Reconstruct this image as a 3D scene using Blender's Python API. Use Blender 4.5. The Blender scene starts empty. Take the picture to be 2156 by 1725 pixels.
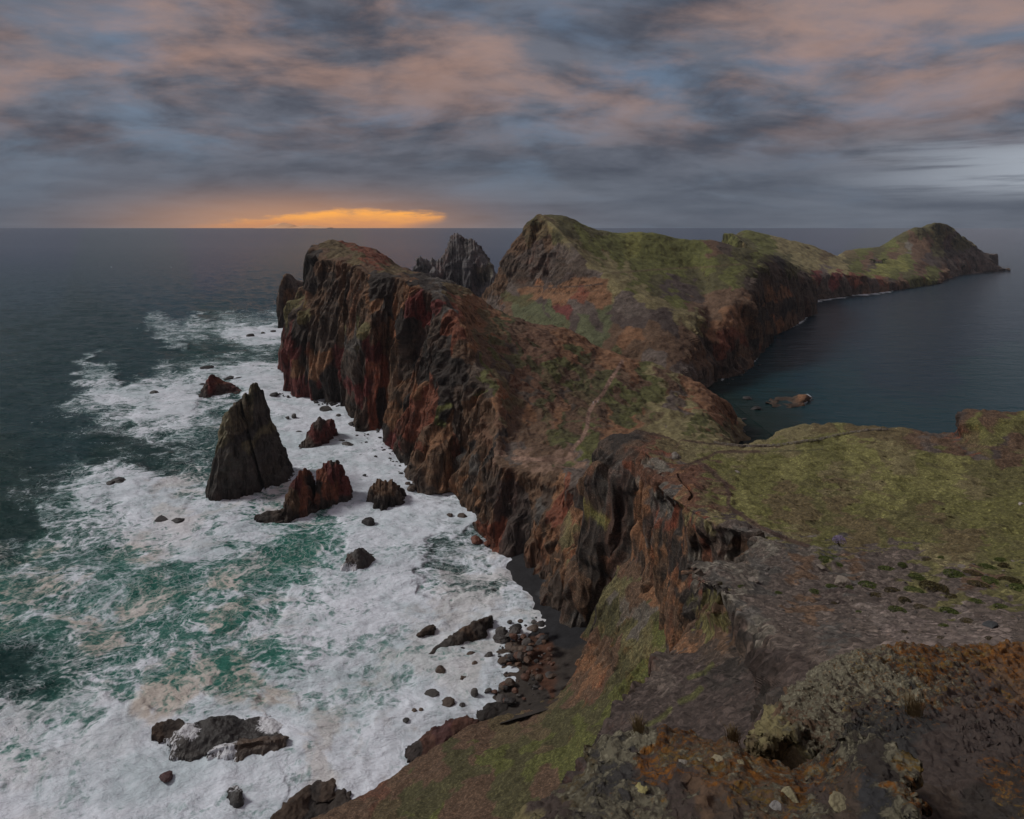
import bpy, math, random
import numpy as np
from mathutils import Vector
random.seed(7); rng = np.random.default_rng(7)
C = bpy.context.scene.collection
SC = bpy.context.scene

# ------------------------------------------------------------------ camera
# The camera looks level along +Y from 120 m above the sea; a lens shift brings the horizon up.
H = 120.0; F = 1405.0; VH = 479.0; CX = 1078.0; W = 2156.0; HT = 1725.0
cam_d = bpy.data.cameras.new('camera'); cam = bpy.data.objects.new('camera', cam_d); C.objects.link(cam)
cam.location = (0, 0, H); cam.rotation_euler = (math.radians(90), 0, 0)
cam_d.sensor_width = 36; cam_d.lens = 36 * F / W
cam_d.shift_y = -(HT / 2 - VH) / W
cam_d.clip_start = 0.2; cam_d.clip_end = 200000
SC.camera = cam
SC.view_settings.view_transform = 'Standard'; SC.view_settings.look = 'None'
SC.view_settings.exposure = 0; SC.view_settings.gamma = 1

# ------------------------------------------------------------------ node helper
class NT:
    def __init__(s, tree): s.t = tree; s.n = tree.nodes; s.l = tree.links
    def new(s, typ, **kw):
        n = s.n.new(typ)
        for k, v in kw.items(): setattr(n, k, v)
        return n
    def put(s, sock, v):
        if isinstance(v, bpy.types.NodeSocket): s.l.new(v, sock)
        elif v is not None:
            try: sock.default_value = v
            except Exception: sock.default_value = (*v, 1) if len(v) == 3 else v
    def math(s, op, a, b=None, c=None, clamp=False):
        n = s.new('ShaderNodeMath', operation=op, use_clamp=clamp)
        s.put(n.inputs[0], a); s.put(n.inputs[1], b); s.put(n.inputs[2], c); return n.outputs[0]
    def mix(s, f, a, b, mode='MIX'):
        n = s.new('ShaderNodeMix', data_type='RGBA', blend_type=mode)
        s.put(n.inputs[0], f); s.put(n.inputs[6], a); s.put(n.inputs[7], b); return n.outputs[2]
    def step(s, x, lo, hi):
        n = s.new('ShaderNodeMapRange', interpolation_type='SMOOTHSTEP')
        s.put(n.inputs[0], x); s.put(n.inputs[1], lo); s.put(n.inputs[2], hi)
        return n.outputs[0]
    def noise(s, vec, scale, detail=6, rough=0.55, dist=0.0):
        n = s.new('ShaderNodeTexNoise'); s.put(n.inputs['Vector'], vec)
        n.inputs['Scale'].default_value = scale; n.inputs['Detail'].default_value = detail
        n.inputs['Roughness'].default_value = rough; n.inputs['Distortion'].default_value = dist
        return n.outputs['Fac']
    def noisec(s, vec, scale, detail=3):
        n = s.new('ShaderNodeTexNoise'); s.put(n.inputs['Vector'], vec)
        n.inputs['Scale'].default_value = scale; n.inputs['Detail'].default_value = detail
        return n.outputs['Color']
    def vor(s, vec, scale, feature='F1', rnd=1.0, out='Distance'):
        n = s.new('ShaderNodeTexVoronoi', feature=feature); s.put(n.inputs['Vector'], vec)
        n.inputs['Scale'].default_value = scale; n.inputs['Randomness'].default_value = rnd
        return n.outputs[out]
    def scale(s, vec, sc, loc=(0, 0, 0)):
        n = s.new('ShaderNodeMapping'); s.put(n.inputs[0], vec)
        n.inputs[3].default_value = sc; n.inputs[1].default_value = loc; return n.outputs[0]
    def vadd(s, a, b, k=1.0):
        m = s.new('ShaderNodeVectorMath', operation='MULTIPLY_ADD')
        s.put(m.inputs[0], b); m.inputs[1].default_value = (k, k, k); s.put(m.inputs[2], a); return m.outputs[0]

# ------------------------------------------------------------------ sky
SUN_EL, SUN_AZ = math.radians(40), math.radians(-82)     # azimuth from +Y, negative = left
world = bpy.data.worlds.new('World'); SC.world = world; world.use_nodes = True
wt = NT(world.node_tree); wt.n.clear()
geo = wt.new('ShaderNodeTexCoord').outputs['Generated']
sep = wt.new('ShaderNodeSeparateXYZ'); wt.put(sep.inputs[0], geo)
dx, dy, dz = sep.outputs
zz = wt.math('MAXIMUM', dz, 0.0)
inv = wt.math('DIVIDE', 1.0, wt.math('ADD', zz, 0.27))
cmb = wt.new('ShaderNodeCombineXYZ')
wt.put(cmb.inputs[0], wt.math('MULTIPLY', dx, inv)); wt.put(cmb.inputs[1], wt.math('MULTIPLY', dy, inv)); cmb.inputs[2].default_value = 3.3
cp = cmb.outputs[0]
ysafe = wt.math('MAXIMUM', dy, 0.05)
A = wt.math('DIVIDE', dx, ysafe); E = wt.math('DIVIDE', dz, ysafe)     # tangents of azimuth and elevation ahead
front = wt.step(dy, 0.0, 0.25)
warp = wt.noisec(cp, 1.0, 3)
cpw = wt.vadd(cp, warp, 0.45)
n_big = wt.noise(wt.scale(cpw, (0.8, 0.95, 1)), 2.1, 8, 0.57)
n_mid = wt.noise(wt.scale(cpw, (0.85, 1.1, 1), (4.2, 1.7, 0)), 3.3, 9, 0.58)
n_pnk = wt.noise(wt.scale(cpw, (0.8, 1.1, 1), (9.1, 6.4, 0)), 2.7, 9, 0.58)
nish = wt.new('ShaderNodeTexSky', sky_type='NISHITA', sun_disc=False)
nish.sun_elevation = SUN_EL; nish.sun_rotation = SUN_AZ; nish.air_density = 1.3; nish.dust_density = 2
nish_c = wt.mix(1.0, nish.outputs[0], (0.05, 0.05, 0.05, 1), 'MULTIPLY')
gap = wt.mix(0.8, nish_c, (0.150, 0.225, 0.340, 1))
cloud_d = (0.068, 0.075, 0.099, 1); cloud_m = (0.150, 0.162, 0.200, 1)
col = wt.mix(wt.step(n_mid, 0.32, 0.66), cloud_d, cloud_m)
col = wt.mix(wt.math('MULTIPLY', wt.step(n_big, 0.46, 0.70), 0.75), col, gap)
# light caught by the undersides of the higher clouds
high = wt.step(E, 0.06, 0.26)
pm = wt.math('MULTIPLY', wt.math('MULTIPLY', wt.step(n_pnk, 0.38, 0.68), high), 0.64)
col = wt.mix(pm, col, (0.45, 0.282, 0.222, 1))
# pale low band and grey banks towards the horizon
n_band = wt.noise(wt.scale(geo, (3.0, 3.0, 26)), 1.0, 8, 0.6, .4)
low = wt.math('SUBTRACT', 1.0, wt.step(E, 0.02, 0.17))
bandc = wt.mix(wt.step(n_band, 0.28, 0.72), (0.076, 0.092, 0.122, 1), (0.142, 0.166, 0.205, 1))
col = wt.mix(wt.math('MULTIPLY', low, 0.78), col, bandc)
# brighter opening low on the right
br = wt.math('MULTIPLY', wt.math('MULTIPLY', wt.step(A, 0.40, 0.85), wt.step(wt.noise(wt.scale(geo, (3, 3, 50)), 1.0, 5, 0.6), 0.40, 0.62)),
             wt.math('MULTIPLY', wt.step(E, 0.03, 0.07), wt.math('SUBTRACT', 1.0, wt.step(E, 0.10, 0.16))))
col = wt.mix(wt.math('MULTIPLY', br, 0.8), col, (0.42, 0.46, 0.52, 1))
off = wt.math('MULTIPLY', wt.math('MULTIPLY', wt.step(A, 0.80, 1.15), wt.math('SUBTRACT', 1.0, wt.step(E, 0.25, 0.6))), wt.step(E, 0.02, 0.10))  # unseen bright sky right of the view, added for sheen on the sea
col = wt.mix(wt.math('MULTIPLY', off, 0.8), col, (0.95, 0.98, 1.0, 1))
# warm haze round the opening where the sun is, and the opening itself
def gauss(x, c, s):
    d = wt.math('DIVIDE', wt.math('SUBTRACT', x, c), s)
    return wt.math('EXPONENT', wt.math('MULTIPLY', wt.math('MULTIPLY', d, d), -1.0))
glow = wt.math('MULTIPLY', wt.math('MULTIPLY', gauss(A, -0.33, 0.24), gauss(E, 0.004, 0.042)), front)
col = wt.mix(wt.math('MULTIPLY', glow, 0.78), col, (0.62, 0.30, 0.14, 1))
edge_n = wt.math('MULTIPLY', wt.math('SUBTRACT', wt.noise(wt.scale(geo, (20, 20, 110)), 1.0, 8, 0.68), 0.5), 0.022)
# upper edge of the opening: rises from the left, peaks, thins to a point at the right
up_l = wt.math('MULTIPLY_ADD', wt.math('ADD', A, 0.47), 0.115, 0.004)
up_r = wt.math('MULTIPLY_ADD', wt.math('ADD', A, 0.20), -0.075, 0.0275)
top_e = wt.math('ADD', wt.math('MINIMUM', wt.math('MINIMUM', up_l, up_r), 0.0275), edge_n)
lo_r = wt.math('MULTIPLY', wt.math('MAXIMUM', wt.math('ADD', A, 0.17), 0.0), 0.26)
m1 = wt.step(wt.math('SUBTRACT', top_e, E), -0.003, 0.007)
m2 = wt.step(wt.math('SUBTRACT', E, lo_r), -0.014, 0.006)
m3 = wt.math('MULTIPLY', wt.step(A, -0.56, -0.34), wt.math('SUBTRACT', 1.0, wt.step(A, -0.11, -0.093)))
slit = wt.math('MULTIPLY', wt.math('MULTIPLY', m1, m2), wt.math('MULTIPLY', m3, front))
slit_c = wt.mix(wt.step(wt.math('ADD', E, edge_n), 0.0, 0.024), (0.62, 0.27, 0.12, 1), (1.05, 0.45, 0.085, 1))
col = wt.mix(slit, col, slit_c)
# below the horizon: sea grey, so that nothing lights from below
col = wt.mix(wt.step(dz, -0.02, -0.002), (0.04, 0.05, 0.06, 1), col)
bg = wt.new('ShaderNodeBackground'); wt.put(bg.inputs[0], col); bg.inputs[1].default_value = 1.0
wo = wt.new('ShaderNodeOutputWorld'); wt.l.new(bg.outputs[0], wo.inputs[0])

# ------------------------------------------------------------------ overcast daylight lamp added from the left; the sun itself is low ahead
sl = bpy.data.lights.new('sun', 'SUN'); sl.energy = 2.0; sl.angle = math.radians(14); sl.color = (1.0, 0.965, 0.92)
so = bpy.data.objects.new('sun', sl); C.objects.link(so); so.location = (-200, 200, 400)
sd = Vector((math.sin(SUN_AZ) * math.cos(SUN_EL), math.cos(SUN_AZ) * math.cos(SUN_EL), math.sin(SUN_EL)))
so.rotation_euler = sd.to_track_quat('Z', 'Y').to_euler()

# ------------------------------------------------------------------ numeric helpers
_perm = rng.permutation(256); _perm = np.concatenate([_perm, _perm, _perm])
_g = rng.normal(size=(256, 3)); _g /= np.linalg.norm(_g, axis=1)[:, None]
def pnoise(p):
    """gradient noise of an (n,3) array, about -1..1"""
    pi = np.floor(p).astype(np.int64); pf = p - pi; pi &= 255
    u = pf * pf * pf * (pf * (pf * 6 - 15) + 10)
    r = 0
    for i in (0, 1):
        wx = u[:, 0] if i else 1 - u[:, 0]
        for j in (0, 1):
            wy = u[:, 1] if j else 1 - u[:, 1]
            for k in (0, 1):
                wz = u[:, 2] if k else 1 - u[:, 2]
                h = _perm[_perm[_perm[(pi[:, 0] + i) & 255] + ((pi[:, 1] + j) & 255)] + ((pi[:, 2] + k) & 255)]
                g = _g[h]
                r = r + wx * wy * wz * (g[:, 0] * (pf[:, 0] - i) + g[:, 1] * (pf[:, 1] - j) + g[:, 2] * (pf[:, 2] - k))
    return r * 1.6
def cells(p):
    """random value of the nearest cell of a jittered lattice: angular blocks with sharp steps"""
    pi = np.floor(p).astype(np.int64); wsum = np.zeros(len(p)); val = np.zeros(len(p))
    for i in (-1, 0, 1):
        for j in (-1, 0, 1):
            for k in (-1, 0, 1):
                c = pi + np.array([i, j, k]); h = _perm[_perm[_perm[c[:, 0] & 255] + (c[:, 1] & 255)] + (c[:, 2] & 255)]
                q = c + 0.5 + 0.62 * _g[h]; w = np.exp(-20.0 * ((p - q) ** 2).sum(axis=1)) + 1e-30
                wsum += w; val += w * _g[(h + 37) & 255][:, 0]
    return val / wsum
def fbm(p, oct=4, gain=0.5):
    a = 1; r = 0; q = p.copy()
    for o in range(oct):
        r = r + a * pnoise(q); q = q * 2.03 + 17.3; a *= gain
    return r
def sst(x, a, b):
    t = np.clip((x - a) / (b - a), 0, 1); return t * t * (3 - 2 * t)
def P(u, v, Y): return ((u - CX) / F * Y, Y, H - (v - VH) / F * Y)
def S(u, v, z=0.0): return P(u, v, (H - z) * F / (v - VH))
def proj(p):
    Y = np.maximum(p[:, 1], 0.5)
    return CX + F * p[:, 0] / Y, VH + F * (H - p[:, 2]) / Y
def pchip(t, y, tn):
    """monotone cubic through (t, y[n,...]) at tn"""
    n = len(t); h = np.diff(t); sh = (-1,) + (1,) * (y.ndim - 1)
    dl = np.diff(y, axis=0) / h.reshape(sh)
    m = np.zeros_like(y)
    if n > 2:
        w1 = (2 * h[1:] + h[:-1]).reshape(sh); w2 = (h[1:] + 2 * h[:-1]).reshape(sh)
        with np.errstate(divide='ignore', invalid='ignore'):
            mm = (w1 + w2) / (w1 / dl[:-1] + w2 / dl[1:])
        m[1:-1] = np.where(dl[:-1] * dl[1:] > 0, mm, 0)
    m[0] = dl[0]; m[-1] = dl[-1]
    i = np.clip(np.searchsorted(t, tn, side='right') - 1, 0, n - 2)
    s = ((tn - t[i]) / h[i]).reshape(sh); hh = h[i].reshape(sh)
    s2, s3 = s * s, s * s * s
    return (2*s3-3*s2+1)*y[i] + (s3-2*s2+s)*hh*m[i] + (3*s2-2*s3)*y[i+1] + (s3-s2)*hh*m[i+1]
def resolve(rib):
    out = []
    for c in rib:
        if isinstance(c[0], str):
            k = c[0]
            if k == 's': out.append(S(c[1], c[2]))
            elif k == 'z': out.append(S(c[1], c[2], c[3]))
            elif k == 'w': out.append(tuple(c[1:]))
            elif k == 'r': q = out[-1]; out.append((q[0] + c[1], q[1] + c[2], q[2] + c[3]))
            elif k == 'd': q = out[-1]; out.append((q[0] + c[1], q[1] + c[2], c[3]))
        else: out.append(P(*c))
    return out
def loft(ribs, nu, nv, dens=None):
    """surface through ribs of 3D control points; nu samples across ribs, nv along each"""
    cp = np.array([resolve(r) for r in ribs], float)
    M, K = cp.shape[:2]
    Yd = np.maximum(np.abs(cp[..., 1]), 2.0)
    def chord(axis):
        d = np.linalg.norm(np.diff(cp, axis=axis), axis=2)
        yy = (Yd[1:] + Yd[:-1]) / 2 if axis == 0 else (Yd[:, 1:] + Yd[:, :-1]) / 2
        d = np.clip(d / yy * F, 3, 300)
        return np.concatenate([[0], np.cumsum(np.maximum(d.mean(axis=1 - axis), 6))])
    tk = chord(1); tm = chord(0)
    if dens is not None: tk = np.concatenate([[0], np.cumsum(np.diff(tk) * np.array(dens, float))])
    a = pchip(tk, np.swapaxes(cp, 0, 1), np.linspace(0, tk[-1], nv))      # nv, M, 3
    b = pchip(tm, np.swapaxes(a, 0, 1), np.linspace(0, tm[-1], nu))       # nu, nv, 3
    return b
def grid_normals(g):
    du = np.gradient(g, axis=0); dv = np.gradient(g, axis=1)
    n = np.cross(du, dv); l = np.linalg.norm(n, axis=2, keepdims=True)
    return n / np.maximum(l, 1e-9)
def roughen(g, cliff=0.16, soft=0.05, lo=0.0035, hi=0.10, fixed=None, stretch=5.5, slo=None, tilt=(0, 0)):
    """displace a grid by banded noise whose wavelengths follow the viewing distance, so no detail is wasted"""
    n = grid_normals(g)
    for _ in range(2):
        n[1:-1, 1:-1] = n[1:-1, 1:-1] + n[:-2, 1:-1] + n[2:, 1:-1] + n[1:-1, :-2] + n[1:-1, 2:]
        n /= np.maximum(np.linalg.norm(n, axis=2, keepdims=True), 1e-9)
    p = g.reshape(-1, 3); nn = n.reshape(-1, 3)
    Y = np.maximum(np.linalg.norm(p - np.array([0, 0, H]), axis=1), 1.5) if fixed is None else np.full(len(p), float(fixed))
    steep = sst(1 - np.abs(nn[:, 2]), 0.25, 0.65)
    tot = np.zeros(len(p)); lam = 0.03
    while lam < 80:
        w = sst(lam / Y, lo * 0.7, lo * 1.6) * (1 - sst(lam / Y, hi * 0.7, hi * 1.4))
        m = w > 0.01
        if m.any():
            q = p[m] / lam + lam * 3.7
            qs = q.copy(); qs[:, 0] += tilt[0] * q[:, 2]; qs[:, 1] += tilt[1] * q[:, 2]; qs[:, 2] /= stretch
            r = 0.62 - 2.2 * np.abs(pnoise(qs)); cb = cells(qs * 0.8) * sst(lam / Y[m], .006, .014) if steep[m].max() > .05 else 0
            s = pnoise(q)
            fine = 1 + 0.9 * (1 - sst(lam / Y[m], 0.012, 0.035))
            ws_ = 1.0 if slo is None else sst(lam / Y[m], slo * .7, slo * 1.6)
            tot[m] += fine * w[m] * lam * (steep[m] * ws_ * cliff * (0.60 * r + 0.15 * s + 0.85 * cb) + (1 - steep[m]) * soft * (0.65 * s + 0.25 * (0.6 - 2.2 * np.abs(pnoise(q + 50)))))
        lam *= 2
    return (p + nn * tot[:, None]).reshape(g.shape), n
def paint(p, keys, sigma=9, warp=22, aniso=1.0, zs=2.2, seed=0.0, wvs=1.0):
    """surface colour from sample points, with frayed borders"""
    u, v = proj(p); Y = np.maximum(np.linalg.norm(p - np.array([0, 0, H]), axis=1), 1)
    q = p / (Y[:, None] * 0 + 1)
    wl = np.zeros(len(p)); wv = np.zeros(len(p)); lam = 0.06
    while lam < 60:
        w = sst(lam / Y, 0.003, 0.008) * (1 - sst(lam / Y, 0.05, 0.10)); m = w > 0.01
        if m.any():
            qq = p[m] / lam; qq[:, 2] /= zs
            k = w[m] * np.minimum(lam / Y[m] * F * 0.5, 30) / 30
            wl[m] += k * pnoise(qq + 3.1 + seed); wv[m] += k * pnoise(qq + 71.7 + seed)
        lam *= 2
    u = u + warp * wl * 1.6; v = v + warp * wv * 1.6 * wvs
    K = np.array([[k[0], k[1]] for k in keys], float); CC = np.array([PAL[k[2]] if isinstance(k[2], str) else k[2] for k in keys], float)
    if CC.ndim == 1: CC = CC[:, None]
    out = np.zeros((len(p), CC.shape[1]))
    for s in range(0, len(p), 60000):
        e = slice(s, s + 60000)
        d = (u[e, None] - K[None, :, 0]) ** 2 + ((v[e, None] - K[None, :, 1]) * aniso) ** 2
        d -= d.min(axis=1, keepdims=True)
        w = np.exp(-d / (2 * sigma * sigma)); w /= w.sum(axis=1, keepdims=True)
        out[e] = w @ CC
    return out
def line_mask(p, pts, wpx, jit=2.0):
    u, v = proj(p); Y = np.maximum(p[:, 1], 5)
    nz = pnoise(p / (Y[:, None] * 0.02)); u = u + jit * nz; v = v + jit * 0.6 * pnoise(p / (Y[:, None] * 0.02) + 9)
    best = np.full(len(p), 1e9)
    for a, b in zip(pts[:-1], pts[1:]):
        a = np.array(a[:2], float); b = np.array(b[:2], float); ab = b - a
        t = np.clip(((u - a[0]) * ab[0] + (v - a[1]) * ab[1]) / (ab @ ab), 0, 1)
        best = np.minimum(best, np.hypot(u - a[0] - t * ab[0], v - a[1] - t * ab[1]))
    return 1 - sst(best, wpx * 0.5, wpx * 1.1)

def grid_mesh(name, g, cols=None, mat=None, wrap=False, attrs=None, smooth=True, keep=None):
    nu, nv = g.shape[:2]
    idx = np.arange(nu * nv).reshape(nu, nv)
    if wrap: idx = np.vstack([idx, idx[:1]])
    q = np.stack([idx[:-1, :-1], idx[1:, :-1], idx[1:, 1:], idx[:-1, 1:]], -1).reshape(-1, 4)
    if keep is not None: q = q[keep(g.reshape(-1, 3)[q].mean(axis=1))]
    me = bpy.data.meshes.new(name)
    me.vertices.add(nu * nv); me.vertices.foreach_set('co', g.reshape(-1).astype(np.float32))
    me.loops.add(len(q) * 4); me.loops.foreach_set('vertex_index', q.reshape(-1).astype(np.int32))
    me.polygons.add(len(q)); me.polygons.foreach_set('loop_start', np.arange(0, len(q) * 4, 4, dtype=np.int32))
    me.polygons.foreach_set('use_smooth', np.full(len(q), smooth))
    me.update(calc_edges=True)
    if cols is not None:
        at = me.color_attributes.new('Col', 'FLOAT_COLOR', 'POINT')
        c4 = np.ones((nu * nv, 4), np.float32); c4[:, :3] = cols; at.data.foreach_set('color', c4.reshape(-1))
    for k, a in (attrs or {}).items():
        at = me.attributes.new(k, 'FLOAT', 'POINT'); at.data.foreach_set('value', a.astype(np.float32))
    if mat: me.materials.append(mat)
    o = bpy.data.objects.new(name, me); C.objects.link(o); return o
def tri_mesh(name, verts, faces, mat=None, smooth=False, parent=None, cols=None):
    me = bpy.data.meshes.new(name); me.from_pydata([tuple(v) for v in verts], [], [tuple(f) for f in faces])
    if smooth: me.polygons.foreach_set('use_smooth', [True] * len(me.polygons))
    if cols is not None:
        at = me.color_attributes.new('Col', 'FLOAT_COLOR', 'POINT')
        c4 = np.ones((len(verts), 4), np.float32); c4[:, :3] = cols; at.data.foreach_set('color', c4.reshape(-1))
    if mat: me.materials.append(mat)
    o = bpy.data.objects.new(name, me); C.objects.link(o)
    if parent: o.parent = parent
    return o
def tag(o, label, cat, group=None):
    o['label'] = label; o['category'] = cat
    if group: o['group'] = group
    return o
def struct(o): o['kind'] = 'structure'; return o
def stuff(o, label, cat): o['kind'] = 'stuff'; o['label'] = label; o['category'] = cat; return o

# ------------------------------------------------------------------ palette (surface colours)
PAL = {
 'G': (0.100, 0.104, 0.034),   # grass
 'H': (0.088, 0.094, 0.050),
 'L': (0.150, 0.150, 0.048),   # bright grass
 'g': (0.078, 0.072, 0.034),   # dull green brown
 'B': (0.115, 0.088, 0.048),   # dry brown grass
 'T': (0.175, 0.150, 0.075),   # tan dry grass
 'R': (0.165, 0.065, 0.040),   # red rock
 'C': (0.120, 0.038, 0.033),   # crimson rock
 'O': (0.185, 0.100, 0.055),   # orange brown rock
 'b': (0.115, 0.073, 0.047),   # brown rock
 'K': (0.043, 0.036, 0.031),   # dark basalt
 'k': (0.073, 0.055, 0.043),   # dark rock
 'P': (0.104, 0.083, 0.070),   # purple grey rock
 'p': (0.068, 0.052, 0.045),   # dark purple rock
 'W': (0.150, 0.135, 0.110),   # pale grey rock
 'N': (0.088, 0.080, 0.071),   # neutral grey rock
 'S': (0.185, 0.120, 0.085),   # bare path
 'Y': (0.130, 0.115, 0.055),   # yellow lichen rock
 'D': (0.022, 0.022, 0.024),   # black sand
}

# ------------------------------------------------------------------ materials
def land_material(name, scale=1.0, bump=0.85, streak=0.62, speck=0.62, gravel=0.0, rough=0.92, tint_var=0.45):
    m = bpy.data.materials.new(name); m.use_nodes = True; t = NT(m.node_tree); t.n.clear()
    pos = t.new('ShaderNodeNewGeometry'); P0 = pos.outputs['Position']
    at = t.new('ShaderNodeVertexColor', layer_name='Col').outputs[0]
    sp = t.new('ShaderNodeSeparateXYZ'); t.put(sp.inputs[0], pos.outputs['Normal'])
    steep = t.math('SUBTRACT', 1.0, t.step(t.math('ABSOLUTE', sp.outputs[2]), 0.45, 0.85))
    n1 = t.noise(P0, 0.11 * scale, 12, 0.62)
    n2 = t.noise(P0, 0.6 * scale, 12, 0.74)
    nst = t.noise(t.scale(P0, (1, 1, 0.22)), 0.22 * scale, 12, 0.66, 0.6)
    nst2 = t.noise(t.scale(P0, (1, 1, 0.15), (7, 3, 1)), 0.05 * scale, 10, 0.6, 0.4)
    crack = t.vor(t.vadd(t.scale(P0, (1, 1, 0.35)), t.noisec(P0, 0.4 * scale, 4), 2.0 / scale), 0.16 * scale, 'DISTANCE_TO_EDGE')
    f1 = t.math('MULTIPLY_ADD', n1, 1.7 * tint_var * 2, 1 - 1.7 * tint_var)
    f2 = t.math('MULTIPLY_ADD', n2, 2.0 * speck * 2, 1 - 2.0 * speck)
    lum = t.math('MULTIPLY', f1, f2)
    st = t.math('MULTIPLY', t.math('MULTIPLY', t.math('SUBTRACT', 1.0, t.step(nst, 0.40, 0.53)), steep), streak)
    lum = t.math('MULTIPLY', lum, t.math('SUBTRACT', 1.0, st))
    if gravel:
        gv = t.vor(t.vadd(P0, t.noisec(P0, 3.0, 2), .1), 3.2, 'F1', out='Color'); g2_ = t.vor(P0, 9.0, 'F1', out='Color')
        s1 = t.new('ShaderNodeSeparateColor'); t.put(s1.inputs[0], gv); s2 = t.new('ShaderNodeSeparateColor'); t.put(s2.inputs[0], g2_)
        sf = t.math('ADD', t.math('MULTIPLY', t.math('POWER', s1.outputs[0], 3.0), 1.3), t.math('MULTIPLY', s2.outputs[1], .6))
        lum = t.math('MULTIPLY', lum, t.math('MULTIPLY_ADD', sf, gravel, 1 - .62 * gravel))
    c = t.mix(1.0, at, (1, 1, 1, 1), 'MULTIPLY')
    sz = t.noise(t.vadd(t.scale(P0, (0.012, 0.012, 0.40)), t.noisec(P0, 0.02, 3), 0.9), 1.0 * scale ** .5, 6, 0.6)
    sb = t.math('MULTIPLY', t.step(sz, 0.38, 0.62), steep)
    c = t.mix(t.math('MULTIPLY', sb, 0.30), c, t.mix(1.0, c, (1.45, 1.1, .85, 1), 'MULTIPLY'))
    c = t.mix(t.math('MULTIPLY', t.math('MULTIPLY', t.math('SUBTRACT', 1.0, t.step(sz, 0.34, 0.44)), steep), 0.38), c, t.mix(1.0, c, (.5, .48, .5, 1), 'MULTIPLY'))
    # hue drift: some veins redder, some greyer
    c = t.mix(t.math('MULTIPLY', t.step(nst2, 0.52, 0.66), t.math('MULTIPLY', steep, 0.35)), c, t.mix(1.0, c, (1.5, 0.75, 0.6, 1), 'MULTIPLY'))
    c = t.mix(t.math('MULTIPLY', t.step(n2, 0.52, 0.70), 0.25), c, t.mix(1.0, c, (1.3, 1.3, 1.5, 1), 'MULTIPLY'))
    mul = t.new('ShaderNodeVectorMath', operation='SCALE'); t.put(mul.inputs[0], c); t.put(mul.inputs['Scale'], lum)
    bs = t.new('ShaderNodeBsdfPrincipled'); t.put(bs.inputs['Base Color'], mul.outputs[0])
    bs.inputs['Roughness'].default_value = rough; bs.inputs['Specular IOR Level'].default_value = 0.25
    hgt = t.math('ADD', t.math('MULTIPLY', n2, 0.5), t.math('ADD', t.math('MULTIPLY', nst, t.math('MULTIPLY', steep, 2.2)),
                 t.math('MULTIPLY', t.math('MULTIPLY', t.step(crack, 0.0, 0.08), steep), 0.5)))
    if gravel: hgt = t.math('ADD', t.math('MULTIPLY', hgt, 0.45), t.math('MULTIPLY', sf, 0.55))
    b = t.new('ShaderNodeBump'); b.inputs['Strength'].default_value = bump; b.inputs['Distance'].default_value = 1.0 / scale
    t.put(b.inputs['Height'], hgt); t.l.new(b.outputs[0], bs.inputs['Normal'])
    o = t.new('ShaderNodeOutputMaterial'); t.l.new(bs.outputs[0], o.inputs[0]); return m
M_land = land_material('rock_and_turf')
M_far = land_material('far_rock_and_turf', 0.45, 0.6)
M_turf = land_material('near_turf', 3.0, 0.7, 0.5, 0.42, gravel=0.7, tint_var=0.30)
M_rock = land_material('boulder_rock', 2.0, 0.5, 0.3, 0.4)

def wet_rock_material():
    m = bpy.data.materials.new('wet_black_rock'); m.use_nodes = True; t = NT(m.node_tree); t.n.clear()
    g = t.new('ShaderNodeNewGeometry'); P0 = g.outputs['Position']; oi = t.new('ShaderNodeObjectInfo')
    at = oi.outputs['Color']
    n2 = t.noise(P0, 1.6, 10, 0.65)
    c = t.mix(1.0, at, t.mix(n2, (0.2, 0.2, 0.2, 1), (2.0, 1.9, 1.8, 1)), 'MULTIPLY')
    bs = t.new('ShaderNodeBsdfPrincipled'); t.put(bs.inputs['Base Color'], c)
    bs.inputs['Roughness'].default_value = 0.6; bs.inputs['Specular IOR Level'].default_value = 0.35
    b = t.new('ShaderNodeBump'); b.inputs['Strength'].default_value = 0.6; b.inputs['Distance'].default_value = 0.5
    t.put(b.inputs['Height'], n2); t.l.new(b.outputs[0], bs.inputs['Normal'])
    o = t.new('ShaderNodeOutputMaterial'); t.l.new(bs.outputs[0], o.inputs[0]); return m
M_wet = wet_rock_material()

def foamrock_material():
    """black rock with water and foam running off it"""
    m = bpy.data.materials.new('wave_washed_rock'); m.use_nodes = True; t = NT(m.node_tree); t.n.clear()
    g = t.new('ShaderNodeNewGeometry'); P0 = g.outputs['Position']
    at = t.new('ShaderNodeVertexColor', layer_name='Col').outputs[0]
    fo = t.new('ShaderNodeAttribute', attribute_name='wash').outputs['Fac']
    n2 = t.noise(P0, 0.9, 12, 0.68)
    ln = t.noise(t.scale(P0, (1, 1, 0.35)), 1.1, 10, 0.72, 1.2)
    c = t.mix(1.0, at, t.mix(n2, (0.35, 0.35, 0.35, 1), (1.7, 1.7, 1.7, 1)), 'MULTIPLY')
    fm = t.step(t.math('ADD', ln, t.math('MULTIPLY', fo, 0.42)), 0.72, 0.80)
    c = t.mix(fm, c, (0.62, 0.63, 0.66, 1))
    bs = t.new('ShaderNodeBsdfPrincipled'); t.put(bs.inputs['Base Color'], c)
    bs.inputs['Roughness'].default_value = 0.5
    b = t.new('ShaderNodeBump'); b.inputs['Strength'].default_value = 0.7; b.inputs['Distance'].default_value = 0.8
    t.put(b.inputs['Height'], n2); t.l.new(b.outputs[0], bs.inputs['Normal'])
    o = t.new('ShaderNodeOutputMaterial'); t.l.new(bs.outputs[0], o.inputs[0]); return m
M_wash = foamrock_material()

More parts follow.
